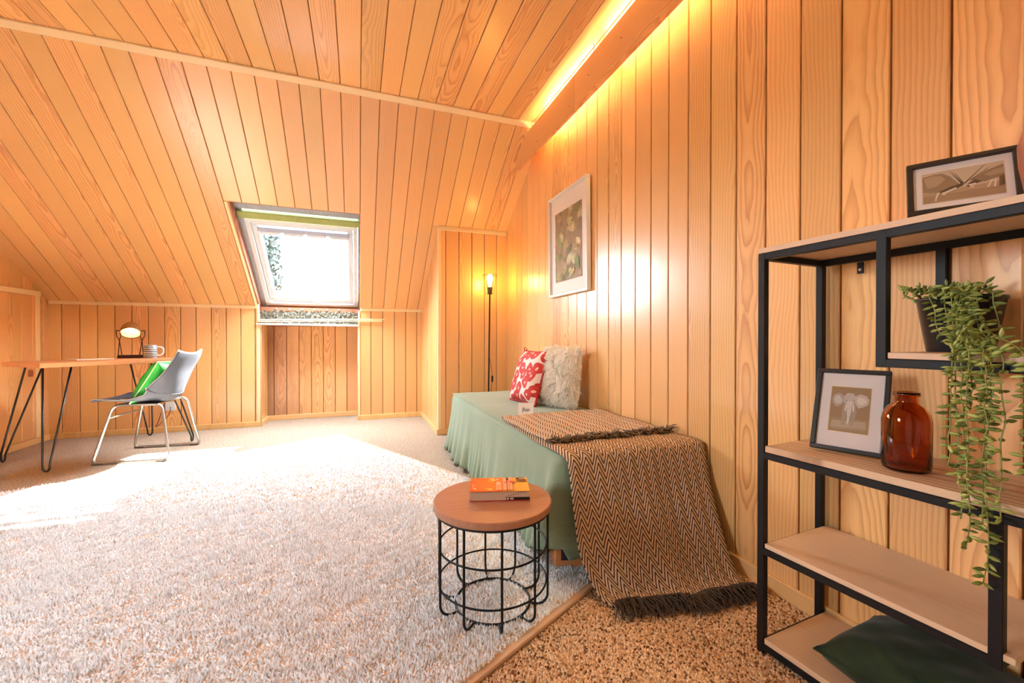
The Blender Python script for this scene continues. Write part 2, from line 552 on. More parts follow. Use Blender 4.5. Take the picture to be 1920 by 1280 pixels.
def smooth_path(pts, n=8):
    """Catmull-Rom through the points."""
    P = [Vector(p) for p in pts]
    P = [P[0] * 2 - P[1]] + P + [P[-1] * 2 - P[-2]]
    out = []
    for i in range(1, len(P) - 2):
        for k in range(n):
            t = k / n
            a, b, c, d = P[i - 1], P[i], P[i + 1], P[i + 2]
            out.append(0.5 * ((2 * b) + (c - a) * t + (2 * a - 5 * b + 4 * c - d) * t * t + (3 * b - a - 3 * c + d) * t ** 3))
    out.append(P[-2])
    return out

# ------------------------------------------------------------------ panelled surfaces
T, CH, GAP = 0.014, 0.003, 0.0052
def board(parent, fm, poly, mat=W_PANEL, name='board', t=T):
    """one tongue-and-groove board; fm is the surface frame, poly its outline on the surface"""
    poly = [p for i, p in enumerate(poly) if math.hypot(p[0] - poly[i - 1][0], p[1] - poly[i - 1][1]) > 1e-4]
    if len(poly) < 3: return None
    cx = sum(p[0] for p in poly) / len(poly); cy = sum(p[1] for p in poly) / len(poly)
    loc = [(x - cx, y - cy) for x, y in poly]
    if max(x for x, _ in loc) - min(x for x, _ in loc) < 0.012: return None
    mb = MB().prism(loc, 0.0, t, CH, back=False)
    return mb.build(name, mat, parent, fm @ Matrix.Translation((cx, cy, 0)))
def cuts(lo, hi, ref, pitch=PW):
    k = math.ceil((lo - ref) / pitch - 1e-6)
    xs = [lo]
    while ref + k * pitch < hi - 1e-6:
        g = ref + k * pitch
        if g > lo + 1e-4: xs.append(g)
        k += 1
    return xs + [hi]
def boards(parent, fm, lo, hi, v0, v1, ref, clips=(), mat=W_PANEL, pitch=PW, GAP=GAP):
    xs = cuts(lo, hi, ref, pitch)
    for a, b in zip(xs, xs[1:]):
        p = [(a + GAP / 2, v0), (b - GAP / 2, v0), (b - GAP / 2, v1), (a + GAP / 2, v1)]
        if p[1][0] - p[0][0] < 0.012: continue
        for c in clips: p = clip(p, *c)
        if len(p) > 2: board(parent, fm, p, mat)
def struct(name, label, cat, mb=None, mat=GROOVE):
    o = mb.build(name, mat) if mb is not None else bpy.data.objects.new(name, None)
    if mb is None: COL.objects.link(o)
    return tag(o, label, cat, kind='structure')
def backing(polys, fm, depth=0.12, off=-0.002):
    mb = MB()
    for p in polys:
        m2 = MB().prism(p, off - depth, off)
        mb.add([tuple(fm @ Vector(v)) for v in m2.v], m2.f)
    return mb

# floor
floor = struct('floor', 'beige looped carpet covering the attic floor', 'carpet', MB().box((-0.62, 2.23, -0.05), (4.35, 6.9, 0.1)), CARPET)

# right wall (planks stand vertical)
FR = frame((XR, 0, 0), (0, -1, 0), (0, 0, 1))
tn = math.tan(TH)
clipR = [(-tn, 1, ZK + YF * tn)]       # u = -y
polyR = [(-YF - .1, -0.1), (-YBK + .1, -0.1), (-YBK + .1, ZC + .05), (-YF - .1, ZC + .05)]
wall_right = struct('wall_right', 'tall right wall of upright honey-coloured boards', 'wall', backing([polyR], FR))
boards(wall_right, FR, -YB + 0.002, -YBK, 0.0, ZC - 0.002, -1.5105, clipR, pitch=0.1286)

# flat ceiling: U = -x? keep boards running along y
FC = frame((0, 0, ZC), (-1, 0, 0), (0, 1, 0))
ceiling = struct('ceiling', 'flat ceiling of honey boards running towards the far wall', 'ceiling', backing([[(-XR - .1, YBK - .1), (-XL + .1, YBK - .1), (-XL + .1, YR + .1), (-XR - .1, YR + .1)]], FC))
boards(ceiling, FC, -XR + 0.002, -XL - 0.002, YBK, YR - 0.002, -0.153, GAP=.0036)

# sloped ceiling with the skylight opening
FS = frame((0, YF, ZK), (1, 0, 0), (0, -CT, ST))
OX0, OX1, OV = -0.985, 0.025, 1.345
ceil_slope = struct('ceiling_slope', 'sloping honey board ceiling with a raw skylight opening', 'ceiling',
    backing([[(XL - .1, -.1), (OX0, -.1), (OX0, SL + .05), (XL - .1, SL + .05)], [(OX0, OV), (OX1, OV), (OX1, SL + .05), (OX0, SL + .05)], [(OX1, -.1), (XR + .1, -.1), (XR + .1, SL + .05), (OX1, SL + .05)]], FS))
vb = (YF - YB) / CT
xs = cuts(XL, XR, 0.153)
for a, b in zip(xs, xs[1:]):
    a2, b2 = a + .0018, b - .0018
    q = lambda x0, x1, v0, v1: board(ceil_slope, FS, [(x0, v0), (x1, v0), (x1, v1), (x0, v1)])
    if a >= OX0 and b <= OX1 + .01: q(a2, b2, OV, SL)
    elif a < OX0 < b:
        q(a2, OX0, 0.01, OV - 0.001); q(a2, b2, OV, SL)
    elif a < OX1 < b: q(max(a2, OX1), b2, 0.01, SL)
    elif a < XB < b:
        q(a2, XB, 0.01, vb); q(a2, b2, vb + .001, SL)
    elif a >= XB: q(a2, b2, vb, SL)
    else: q(a2, b2, 0.01, SL)

# back slope, back wall (behind the camera), left wall
wall_back = struct('wall_back', 'unseen wall added behind the viewer, white to bounce daylight', 'wall', MB().box((-0.62, YBK - .06, 1.34), (4.3, 0.12, 2.8)), plain('bounce_white', (.82, .80, .77), .9, bmp=.05))  # out of view; placed close and made white to bounce light forward
FL = frame((XL, 0, 0), (0, 1, 0), (0, 0, 1))
GY0, GY1, GZ0, GZ1 = .70, 1.45, 1.10, 1.95          # opening for an unseen window added for fill daylight
wall_left = struct('wall_left', 'left wall of upright honey boards beside the desk', 'wall', backing([[(YBK - .1, -.1), (GY0, -.1), (GY0, ZC), (YBK - .1, ZC)], [(GY0, -.1), (GY1, -.1), (GY1, GZ0), (GY0, GZ0)], [(GY0, GZ1), (GY1, GZ1), (GY1, ZC), (GY0, ZC)], [(GY1, -.1), (YF + .1, -.1), (YF + .1, ZC), (GY1, ZC)]], FL))
boards(wall_left, FL, YBK, GY0, 0.0, ZC, 4.865)
boards(wall_left, FL, GY0, GY1, 0.0, GZ0, 4.865)
boards(wall_left, FL, GY0, GY1, GZ1, ZC, 4.865)
boards(wall_left, FL, GY1, YF - .002, 0.0, ZC, 4.865, [(tn, 1, ZK + YF * tn)])

# far knee wall with its recess under the skylight
FF = frame((0, YF, 0), (1, 0, 0), (0, 0, 1))
RX0, RX1, RY, RZ = -0.972, 0.012, 5.40, 1.085
wall_far = struct('wall_far', 'low far wall of upright honey boards under the slope', 'wall',
    backing([[(XL - .1, -.1), (RX0, -.1), (RX0, ZK + .02), (XL - .1, ZK + .02)], [(RX1, -.1), (XR + .1, -.1), (XR + .1, ZK + .02), (RX1, ZK + .02)]], FF, depth=0.45))
boards(wall_far, FF, XL + .002, RX0 - .02, 0.0, ZK, 0.153)
boards(wall_far, FF, RX1 + .012, XB - .002, 0.0, ZK, 0.144)
FRC = frame((0, RY, 0), (1, 0, 0), (0, 0, 1))
recess = struct('wall_recess', 'weathered board niche under the skylight, boards greyed at the left', 'wall', backing([[(RX0 - .1, -.1), (RX1 + .1, -.1), (RX1 + .1, RZ + .02), (RX0 - .1, RZ + .02)]], FRC))
def worn_mat():
    """boards whose varnish has worn off from the left, dull and grey-brown there"""
    m = W_PANEL.copy(); m.name = 'weathered_panel_wood'
    nt = m.node_tree; b = nt.nodes['Principled BSDF']
    src = b.inputs['Base Color'].links[0].from_socket
    g = nt.nodes.new('ShaderNodeNewGeometry')
    sp = nt.nodes.new('ShaderNodeSeparateXYZ'); nt.links.new(g.outputs['Position'], sp.inputs[0])
    n = noise(nt, mapping(nt, g.outputs['Position'], (9, 9, 2.5)), 1, 4, 0.7)
    k = M(nt, 'SUBTRACT', M(nt, 'ADD', M(nt, 'MULTIPLY', n, 1.0), M(nt, 'MULTIPLY', M(nt, 'ADD', sp.outputs[0], 0.5), -1.7)), 0.35, clamp=True)
    c = mix(nt, M(nt, 'MULTIPLY', k, 0.85), src, S2L(132, 92, 70))
    nt.links.new(c, b.inputs['Base Color'])
    nt.links.new(M(nt, 'SUBTRACT', 0.5, M(nt, 'MULTIPLY', k, 0.5), clamp=True), b.inputs['Coat Weight'])
    return m
W_WORN = worn_mat()
boards(recess, FRC, RX0 + .001, RX1 - .001, 0.0, RZ - 0.01, 0.006, mat=W_WORN, pitch=0.1287)
FRS = frame((RX0, 0, 0), (0, 1, 0), (0, 0, 1))
for a, b in ((YF, 5.19), (5.19, 5.32), (5.32, RY)):
    board(recess, FRS, [(a + .002, 0), (b - .002, 0), (b - .002, RZ - .01), (a + .002, RZ - .01)])
FRE = frame((RX1, 0, 0), (0, -1, 0), (0, 0, 1))
for a, b in ((-RY, -5.27), (-5.27, -5.14), (-5.14, -YF)):
    board(recess, FRE, [(a + .002, 0), (b - .002, 0), (b - .002, RZ - .01), (a + .002, RZ - .01)])
m = MB().box(((RX0 + RX1) / 2, (YF + RY) / 2 + .08, RZ + 0.004), (RX1 - RX0, RY - YF - 0.10, 0.02))
m.build('niche_top_board', W_RAW, recess)

# boxed-out corner
FB = frame((0, YB, 0), (1, 0, 0), (0, 0, 1))
zb = slope_z(YB)
wall_box = struct('wall_box_corner', 'boxed-out corner of dark orange boards behind the floor lamp', 'wall',
    MB().box(((XB + XR) / 2 + .05, (YB + YF) / 2, zb / 2 - .03), (XR - XB + 0.08, YF - YB - 0.004, zb - 0.05)))
boards(wall_box, FB, XB + .012, XR - .002, 0.0, zb - .01, 0.801, pitch=0.1296)
FBS = frame((XB, 0, 0), (0, -1, 0), (0, 0, 1))
wall_box.data.transform(Matrix.Identity(4))
mbs = MB().box((XB + .06, (YB + YF) / 2, zb / 2 - .2), (0.116, YF - YB - .004, zb - 0.42))
boards(wall_box, FBS, -YF, -YB - .012, 0.0, zb, -YB - .05, [(-tn, 1, ZK + YF * tn)])

# ------------------------------------------------------------------ trims and baseboards
def trim(name, label, pts, size, mat=W_TRIM, rot=None):
    """straight strip from pts[0] to pts[1], local Y along the strip"""
    a, b = Vector(pts[0]), Vector(pts[1])
    d = (b - a).normalized()
    if rot is None: up = Vector((0, 0, 1)) if abs(d.z) < .9 else Vector((0, 1, 0))
    else: up = Vector(rot)
    xx = d.cross(up).normalized(); zz = xx.cross(d)
    m = Matrix.Identity(4)
    c = (a + b) / 2
    for i in range(3): m[i][0], m[i][1], m[i][2], m[i][3] = xx[i], d[i], zz[i], c[i]
    mb = MB().box((0, 0, 0), (size[0], (b - a).length, size[1]), bev=min(size) * .22)
    o = mb.build(name, mat)
    o.matrix_world = m
    return tag(o, label, 'trim', kind='structure')
n_in = Vector((0, -ST, -CT))
def on_slope(x, v, n=0.0):
    return Vector((x, YF, ZK)) + Vector((0, -CT, ST)) * v + n_in * n
trim('trim_1', 'pale moulding strip along the fold between slope and flat ceiling', (on_slope(XL, SL - .022, .018), on_slope(1.40, SL - .022, .018)), (0.05, 0.022), rot=-n_in)
trim('trim_2', 'pale strip along the top of the low far wall left of the niche', ((XL + .02, YF - .020, ZK - .014), (OX0 + .004, YF - .020, ZK - .014)), (0.018, 0.034))
trim('trim_3', 'pale strip along the top of the low far wall right of the niche', ((0.03, YF - .020, ZK - .014), (XB, YF - .020, ZK - .014)), (0.018, 0.034))
trim('trim_4', 'pale upright strip on the left edge of the niche', ((RX0 - .012, YF - .016, 0.0), (RX0 - .012, YF - .016, RZ)), (0.034, 0.012))
trim('trim_5', 'pale upright strip on the right edge of the niche', ((RX1 + .004, YF - .016, 0.0), (RX1 + .004, YF - .016, ZK - .03)), (0.020, 0.012))
trim('trim_6', 'pale upright strip on the edge of the boxed corner', ((XB + .004, YB - .006, 0.0), (XB + .004, YB - .006, zb - .005)), (0.036, 0.024))
trim('trim_7', 'pale strip across the top of the boxed corner', ((XB - .01, YB - .018, zb - .022), (XR - .013, YB - .018, zb - .022)), (0.016, 0.040))
def base(name, label, a, b, hgt=0.055):
    return tag(trim(name, label, (Vector((*a, hgt / 2)), Vector((*b, hgt / 2))), (0.014, hgt), W_BASE), label, 'baseboard')
base('baseboard_right', 'wooden baseboard along the right wall behind the shelf', (XR - .019, YB), (XR - .019, YBK), 0.06)
base('baseboard_far', 'wooden baseboard along the far wall left of the niche', (XL, YF - .019), (RX0, YF - .019))
base('baseboard_far_right', 'short wooden baseboard right of the niche', (RX1 - .01, YF - .019), (XB, YF - .019))
base('baseboard_recess', 'wooden baseboard at the back of the niche', (RX0 + .01, RY - .019), (RX1 - .01, RY - .019))
base('baseboard_recess_side', 'short baseboard on the left side of the niche', (RX0 + .018, YF - .02), (RX0 + .018, RY))
base('baseboard_corner_side', 'pale baseboard along the side of the boxed corner', (XB - .019, YB - .02), (XB - .019, YF))
base('baseboard_corner', 'wooden baseboard along the front of the boxed corner', (XB - .02, YB - .019), (XR, YB - .019))
base('baseboard_left', 'wooden baseboard along the left wall below the desk', (XL + .019, YBK), (XL + .019, YF))

# hatch door in the left wall
door = struct('door_1', 'low board hatch with pale frame in the left wall behind the desk', 'door',
              MB().box((XL + .016, 4.35, .70), (.008, 1.03, 1.22)), W_PANEL)
for (a, b) in (((XL + .022, 3.80, 1.325), (XL + .022, 4.94, 1.325)), ((XL + .022, 4.90, 0.055), (XL + .022, 4.90, 1.31)), ((XL + .022, 3.82, 0.055), (XL + .022, 3.82, 1.31))):
    t = trim('door_frame', '', (a, b), (0.018 if a[2] == b[2] else .05, .045 if a[2] == b[2] else .018), rot=(0, 0, 1) if a[2] == b[2] else (1, 0, 0))
    for k in list(t.keys()): del t[k]
    t.parent = door
ys = cuts(3.85, 4.875, 4.875 - .13 * 20, .128)
for a, b in zip(ys, ys[1:]):
    board(door, FL @ Matrix.Translation((0, 0, .02)), [(a + .002, .06), (b - .002, .06), (b - .002, 1.30), (a + .002, 1.30)], t=.008)
MB().lathe([(0, .0), (.02, .0), (.022, .03), (.018, .055), (0, .06)], 12, (XL + .028, 4.80, .60)).build('handle', plain('brown_handle', S2L(150, 74, 34), .4), door)

# ------------------------------------------------------------------ skylight in its raw opening
SW = FS
win = struct('window_1', 'white pivot skylight set in a raw unlined opening', 'window')
win.matrix_world = SW
def slab(name, u0, u1, v0, v1, n0, n1, mat, parent=win, bev=0.004):
    return MB().box(((u0 + u1) / 2, (v0 + v1) / 2, (n0 + n1) / 2), (u1 - u0, v1 - v0, abs(n1 - n0)), bev=bev).build(name, mat, parent)
FOIL = plain('grey_foil', S2L(150, 156, 166), .55, nscale=40, namt=.35, bmp=.8, bscale=26)
WOOL = plain('mineral_wool', S2L(128, 124, 110), .95, nscale=60, namt=.45, bmp=1.0, bscale=70)
BROWN = plain('brown_batten', S2L(156, 100, 72), .8, nscale=18, namt=.3)
TREATED = plain('greenish_batten', S2L(150, 160, 96), .8, nscale=14, namt=.25)
GREYPL = plain('grey_plastic', S2L(168, 178, 204), .5)
slab('foil_top', OX0 - .01, OX1 + .01, 1.21, 1.40, -.12, -.075, FOIL)
slab('foil_side', OX0 - .03, -.925, -.16, 1.22, -.13, -.085, FOIL)
slab('foil_side', .004, OX1 + .03, -.16, 1.22, -.13, -.09, FOIL)
slab('batten', OX0 + .02, OX1, 1.125, 1.195, -.11, -.055, TREATED)
slab('raw_edge', OX0 - .002, OX0 + .012, -.02, OV, -.085, .006, BROWN, bev=.001)
slab('raw_edge', OX0, OX1, OV - .012, OV + .002, -.085, .004, BROWN, bev=.001)
slab('raw_edge', OX1 - .008, OX1 + .002, .02, OV, -.085, .006, BROWN, bev=.001)
slab('reveal_strip', OX0 - .026, OX0 - .006, -.01, OV - .002, .002, .020, W_TRIM)
slab('roof_lining', OX0 - .1, OX1 + .1, -.48, -.088, -.30, -.13, BROWN, bev=0)
slab('roof_lining', OX0 - .1, OX0 - .03, -.5, 1.5, -.30, -.08, BROWN, bev=0)
slab('roof_lining', OX1 + .03, OX1 + .1, -.5, 1.5, -.30, -.08, BROWN, bev=0)
# fixed frame and sash
FU0, FU1, FV0, FV1 = -.93, .002, -.085, 1.105
def ring(name, u0, u1, v0, v1, w, n0, n1, mat):
    mb = MB()
    for (a, b, c, d) in ((u0, u1, v0, v0 + w), (u0, u1, v1 - w, v1), (u0, u0 + w, v0 + w, v1 - w), (u1 - w, u1, v0 + w, v1 - w)):
        mb.box(((a + b) / 2, (c + d) / 2, (n0 + n1) / 2), (b - a, d - c, n1 - n0), bev=.004)
    return mb.build(name, mat, win)
ring('outer_frame', FU0, FU1, FV0, FV1, .040, -.19, -.080, WHITE)
sash = ring('sash', FU0 + .043, FU1 - .043, FV0 + .046, FV1 - .043, .048, -.185, -.105, WHITE)
slab('glass', FU0 + .07, FU1 - .07, FV0 + .07, FV1 - .07, -.158, -.150, PANE, bev=0)
flap = slab('vent_flap', FU0 + .085, FU1 - .075, FV1 - .150, FV1 - .105, -.14, -.088, GREYPL)
wv0, wv1 = FU0 + .085, FU1 - .075
for k in range(4):
    a = wv0 + (wv1 - wv0) * k / 4
    slab('vent_grip', a + .01, a + (wv1 - wv0) / 4 - .012, FV1 - .185, FV1 - .155, -.145, -.095, WHITE, parent=win)
slab('catch', -.47, -.40, FV0 + .055, FV0 + .085, -.105, -.085, WHITE)
for k in range(6):
    slab('bracket_clip', -.86 + k * .135, -.83 + k * .135, -.165, -.135, -.075, -.055, CHROME, bev=.003)
# raw strip below the frame
wl = MB()
def wool_fn(a, b):
    return (RX0 + .002 + a * (RX1 - RX0 - .004), 5.09 + random.uniform(-.014, .014), 1.095 + b * .14)
wl.grid(wool_fn, 120, 14).build('mineral_wool', WOOL, win, SW.inverted())
MB().box(((RX0 + RX1) / 2, 5.105, 1.245), (RX1 - RX0, .03, .045)).build('batten', BROWN, win, SW.inverted())
for k in range(6):
    MB().lathe([(0, .012), (.010, .012), (.012, 0)], 10, (-.82 + k * .125, 5.088, 1.245), (0, -1, 0)).build('screw_plate', CHROME, win, SW.inverted())
# loose strips lying across the niche top
def strip(label, a, b, s, mat=W_TRIM):
    A, B = Vector(a), Vector(b)
    o = trim('wood_strip', label, (A, B), s, mat)
    for k in list(o.keys()): del o[k]
    return tag(o, label, 'wood strip', 'loose strips under the skylight')
strip('long pale wooden strip across the niche, sticking out furthest to the right', (-.985, 5.035, 1.126), (.300, 5.035, 1.152), (.014, .012))
strip('pale strip just below the longest loose strip under the skylight', (-.985, 5.032, 1.108), (.270, 5.032, 1.132), (.014, .010))
strip('thick whitish ledge strip directly above the niche boards', (-1.005, 5.045, 1.083), (.018, 5.045, 1.075), (.03, .024), plain('chalky_strip', S2L(214, 196, 186), .8, nscale=30, namt=.15))
strip('short pale strip standing upright at the left end of the ledge', (-.978, 5.05, 1.10), (-.985, 5.045, 1.30), (.024, .012))

# unseen window added in the left wall to brighten the shelf end
fill_win = struct('fill_window', 'unseen white window added in the left wall for fill daylight', 'window')
fill_win.matrix_world = FL
mb = MB()
for (a, b, c, d) in ((GY0, GY1, GZ0, GZ0 + .06), (GY0, GY1, GZ1 - .06, GZ1), (GY0, GY0 + .06, GZ0 + .06, GZ1 - .06), (GY1 - .06, GY1, GZ0 + .06, GZ1 - .06), ((GY0 + GY1) / 2 - .03, (GY0 + GY1) / 2 + .03, GZ0 + .06, GZ1 - .06)):
    mb.box(((a + b) / 2, (c + d) / 2, -.04), (b - a, d - c, .08), bev=.004)
mb.build('window_frame', WHITE, fill_win)
for a, b in ((GY0 + .06, (GY0 + GY1) / 2 - .03), ((GY0 + GY1) / 2 + .03, GY1 - .06)):
    slab('pane', a, b, GZ0 + .06, GZ1 - .06, -.044, -.038, PANE, fill_win, 0)

# sky portals: tell the renderer where daylight enters (they emit nothing themselves)
def portal(name, fm, u0, u1, v0, v1, n):
    l = bpy.data.lights.new(name, 'AREA')
    l.shape = 'RECTANGLE'; l.size = u1 - u0; l.size_y = v1 - v0
    l.cycles.is_portal = True
    o = bpy.data.objects.new(name, l); COL.objects.link(o)
    o.matrix_world = fm @ Matrix.Translation(((u0 + u1) / 2, (v0 + v1) / 2, n)) @ Matrix.Rotation(math.pi, 4, 'X')
    return o
portal('skylight_portal', FS, FU0, FU1, FV0, FV1, -.20)
portal('fill_window_portal', FL, GY0, GY1, GZ0, GZ1, -.10)

# tree outside the skylight
LEAFG = plain('tree_leaf', S2L(34, 42, 38), .9, spec=.1)
BARK = plain('bark', S2L(34, 32, 30), .9, spec=.1)
tree = thing('tree', 'pale green leafy tree seen through the left of the skylight', 'tree', (-1.93, 11.0, -3.2))
MB().tube([(0, 0, 0), (.05, 0, 2.5), (-.02, .1, 5.0), (.05, .1, 7.2)], [.16, .13, .08, .02], 8).build('trunk', BARK, tree)
mb = MB()
for k in range(1500):
    z = random.uniform(3.2, 6.5)
    r = .34 * (1 - ((z - 4.8) / 3.0) ** 2 * .8) * random.random() ** .5
    a = random.uniform(0, 6.28)
    c = Vector((r * math.cos(a), r * math.sin(a), z))
    d = Vector((random.uniform(-1, 1), random.uniform(-1, 1), random.uniform(-1, .5))).normalized() * random.uniform(.05, .11)
    w = d.orthogonal().normalized() * d.length * .35
    mb.add([c - d, c + w, c + d, c - w], [(0, 1, 2, 3)])
tag(mb.build('foliage', LEAFG, tree), kind='stuff')

# ------------------------------------------------------------------ light cove on the right
pel = thing('light_pelmet', 'long orange board hung below the ceiling hiding strip lights', 'pelmet', (1.305, 1.0, 2.375))
yS = lambda z: YF - (z - ZK) / tn
FP = frame((1.305, 1.0, 2.375), (0, -1, 0), (0, 0, 1))
mb = MB()
z0, z1 = 0.0, 0.228
for (ya, yb_, nm) in ((2.36, None, 'pelmet_board'), (YBK, 2.358, 'pelmet_board')):
    if yb_ is None: poly = [(-(yS(2.375 + z0) - .012 - 1.0), z0), (-(ya - 1.0), z0), (-(ya - 1.0), z1), (-(yS(2.375 + z1) - .012 - 1.0), z1)]
    else: poly = [(-(yb_ - 1.0), z0), (-(ya - 1.0), z0), (-(ya - 1.0), z1), (-(yb_ - 1.0), z1)]
    m2 = MB().prism(poly, -.010, .010, .0015)
    # local frame: X along the board so grain runs lengthwise
    loc = frame((0, 0, 0), (0, -1, 0), (0, 0, 1)) @ Matrix.Rotation(math.pi / 2, 4, 'Z').inverted()
    m3 = MB(); m3.add([(v[1], -v[0], v[2]) for v in m2.v], m2.f)
    rot = frame((0, 0, 0), (0, -1, 0), (0, 0, 1)) @ Matrix(((0, -1, 0, 0), (1, 0, 0, 0), (0, 0, 1, 0), (0, 0, 0, 1)))
    m3.build(nm, W_BEAM, pel, rot)
for y in (3.05, 2.13, 1.55, .6):
    MB().tube([(-.004, y - 1.0, .20), (-.004, y - 1.0, ZC - 2.375)], .003, 6).build('hanger_screw', CHROME, pel)
for y in (3.28, 2.93, 2.42, 2.18, 1.85):
    MB().lathe([(0, .0015), (.004, .001), (.004, 0)], 8, (-.0105, y - 1.0, .06 if y > 2.3 else .12), (-1, 0, 0)).build('screw_head', BLACK, pel)
TUBE = emit('warm_tube', (1.0, 0.76, 0.36), COVE)
for k, (a, b) in enumerate(((2.25, 2.98), (1.40, 2.13), (.40, 1.28), (-.5, .3))):
    t = thing('strip_light', ('warm strip light nearest the far slope behind the pelmet', 'second warm strip light behind the pelmet from the far slope', 'third warm strip light behind the pelmet from the far slope', 'warm strip light behind the pelmet nearest the viewer')[k], 'strip light', (1.392, (a + b) / 2, 2.565), group='strip lights behind the pelmet')
    L = (b - a) / 2
    MB().tube([(0, -L, 0), (0, L, 0)], .012, 10).build('tube', TUBE, t)
    MB().box((.014, 0, 0), (.012, 2 * L + .03, .028)).build('housing', WHITE, t)

# ------------------------------------------------------------------ rug
EA, EB = Vector((.89, .455, 0)).normalized(), None
EB = Vector((-EA.y, EA.x, 0))
RC = Vector((1.258, 1.557, 0))
RWD, RLN = 2.42, 3.085
rug = thing('rug', 'large cream shaggy rug in the middle of the floor', 'rug', RC, (0, 0, math.atan2(EA.y, EA.x)))
MB().box((-RWD / 2, RLN / 2, .006), (RWD, RLN, .012), bev=.003).build('backing', plain('rug_backing', S2L(214, 176, 140), .9), rug)
def to_world(p): return RC + EA * p[0] + EB * p[1]
def vnoise(x, y, seed):
    """value noise for arrays"""
    r = np.random.default_rng(seed).random((64, 64))
    xi, yi = np.floor(x).astype(int), np.floor(y).astype(int)
    fx, fy = x - xi, y - yi
    fx = fx * fx * (3 - 2 * fx); fy = fy * fy * (3 - 2 * fy)
    g = lambda i, j: r[(xi + i) % 64, (yi + j) % 64]
    return (g(0, 0) * (1 - fx) + g(1, 0) * fx) * (1 - fy) + (g(0, 1) * (1 - fx) + g(1, 1) * fx) * fy
def tufts(name, mat, parent, px, py, z0, hgt, wid, lean, seed, sides=4):
    """many small yarn tips: pyramids with a blunt top"""
    r = np.random.default_rng(seed)
    n = len(px)
    ang = r.random(n) * 6.28
    dx, dy = lean * np.cos(r.random(n) * 6.28) * r.random(n), lean * np.sin(r.random(n) * 6.28) * r.random(n)
    V = np.zeros((n, sides + 1, 3), dtype=np.float32)
    for k in range(sides):
        a = ang + 2 * math.pi * k / sides
        V[:, k, 0] = px + np.cos(a) * wid; V[:, k, 1] = py + np.sin(a) * wid; V[:, k, 2] = z0
    V[:, sides, 0] = px + dx; V[:, sides, 1] = py + dy; V[:, sides, 2] = z0 + hgt
    base = (np.arange(n) * (sides + 1))[:, None, None]
    tri = np.array([[k, (k + 1) % sides, sides] for k in range(sides)])[None]
    F = (base + tri).reshape(-1, 3)
    me = bpy.data.meshes.new(name)
    me.vertices.add(n * (sides + 1)); me.vertices.foreach_set('co', V.ravel())
    me.loops.add(F.size); me.loops.foreach_set('vertex_index', F.ravel().astype(np.int32))
    me.polygons.add(len(F))
    me.polygons.foreach_set('loop_start', np.arange(0, F.size, 3, dtype=np.int32))
    me.polygons.foreach_set('loop_total', np.full(len(F), 3, dtype=np.int32))
    me.polygons.foreach_set('use_smooth', np.ones(len(F), dtype=bool))
    me.materials.append(mat)
    me.update(calc_edges=True)
    o = obj(name, me, parent)
    return tag(o, kind='stuff')
def jgrid(x0, x1, y0, y1, st, seed):
    r = np.random.default_rng(seed)
    X, Y = np.meshgrid(np.arange(x0, x1, st), np.arange(y0, y1, st))
    X = X.ravel() + (r.random(X.size) - .5) * st * .9; Y = Y.ravel() + (r.random(Y.size) - .5) * st * .9
    return X, Y
px, py = jgrid(-RWD + .004, -.028, .028, RLN - .004, .0068, 3)
wx = RC.x + EA.x * px + EB.x * py; wy = RC.y + EA.y * px + EB.y * py
fwd = wx * math.sin(.355) + wy * math.cos(.355); sid = wx * math.cos(.355) - wy * math.sin(.355)
keep = (fwd > .6) & (np.abs(sid) < fwd * 1.30 + .2) & ~((wx > .80) & (wy > 1.45))
thin = (fwd < 2.3) | (np.random.default_rng(5).random(len(px)) < .42)
keep &= thin
px, py, fwd = px[keep], py[keep], fwd[keep]
hn = vnoise(px * 9, py * 26, 1) * .5 + vnoise(px * 30 + 5, py * 60, 2) * .5
sc = np.where(fwd < 2.3, 1.0, 1.5)
tufts('pile', PILE, rug, px, py, .008, .006 + .016 * hn, (.0048 + .002 * rng.random(len(px))) * sc, .012, 11)

# carpet loops where the floor is close to the viewer
px, py = jgrid(.25, 1.41, .35, 1.62, .0062, 9)
loc = np.stack([(px - RC.x) * EA.x + (py - RC.y) * EA.y, (px - RC.x) * EB.x + (py - RC.y) * EB.y])
keep = (loc[1] < -.004) & (px > (py - 1.8) * 0 + .2)
px, py = px[keep], py[keep]
tufts('carpet_loops', LOOPS, floor, px, py, -.001, .004 + .004 * rng.random(len(px)), .0042 + .001 * rng.random(len(px)), .002, 12, sides=5)

# ------------------------------------------------------------------ bed, bedspread, throw
BX0, BX1, BY0, BY1, BZ = .752, 1.405, 1.445, 3.49, .462
bed = thing('bed', 'low single bed under the green bedspread along the right wall', 'bed', ((BX0 + BX1) / 2, (BY0 + BY1) / 2, 0))
bw, bl = BX1 - BX0, BY1 - BY0
MB().box((0, 0, .36), (bw - .03, bl - .03, .18), bev=.03).build('mattress', plain('mattress_ticking', (.7, .68, .64), .9), bed)
MB().box((0, .06, .22), (bw - .06, bl - .16, .10), bev=.004).build('bed_frame', plain('dark_bed_frame', (.03, .025, .022), .6), bed)
for sx in (-1, 1):
    for sy in (-1, 1):
        MB().box((sx * (bw / 2 - .07), sy * (bl / 2 - .18), .085), (.05, .05, .17), bev=.003).build('leg', plain('bed_leg', (.03, .025, .022), .6), bed)

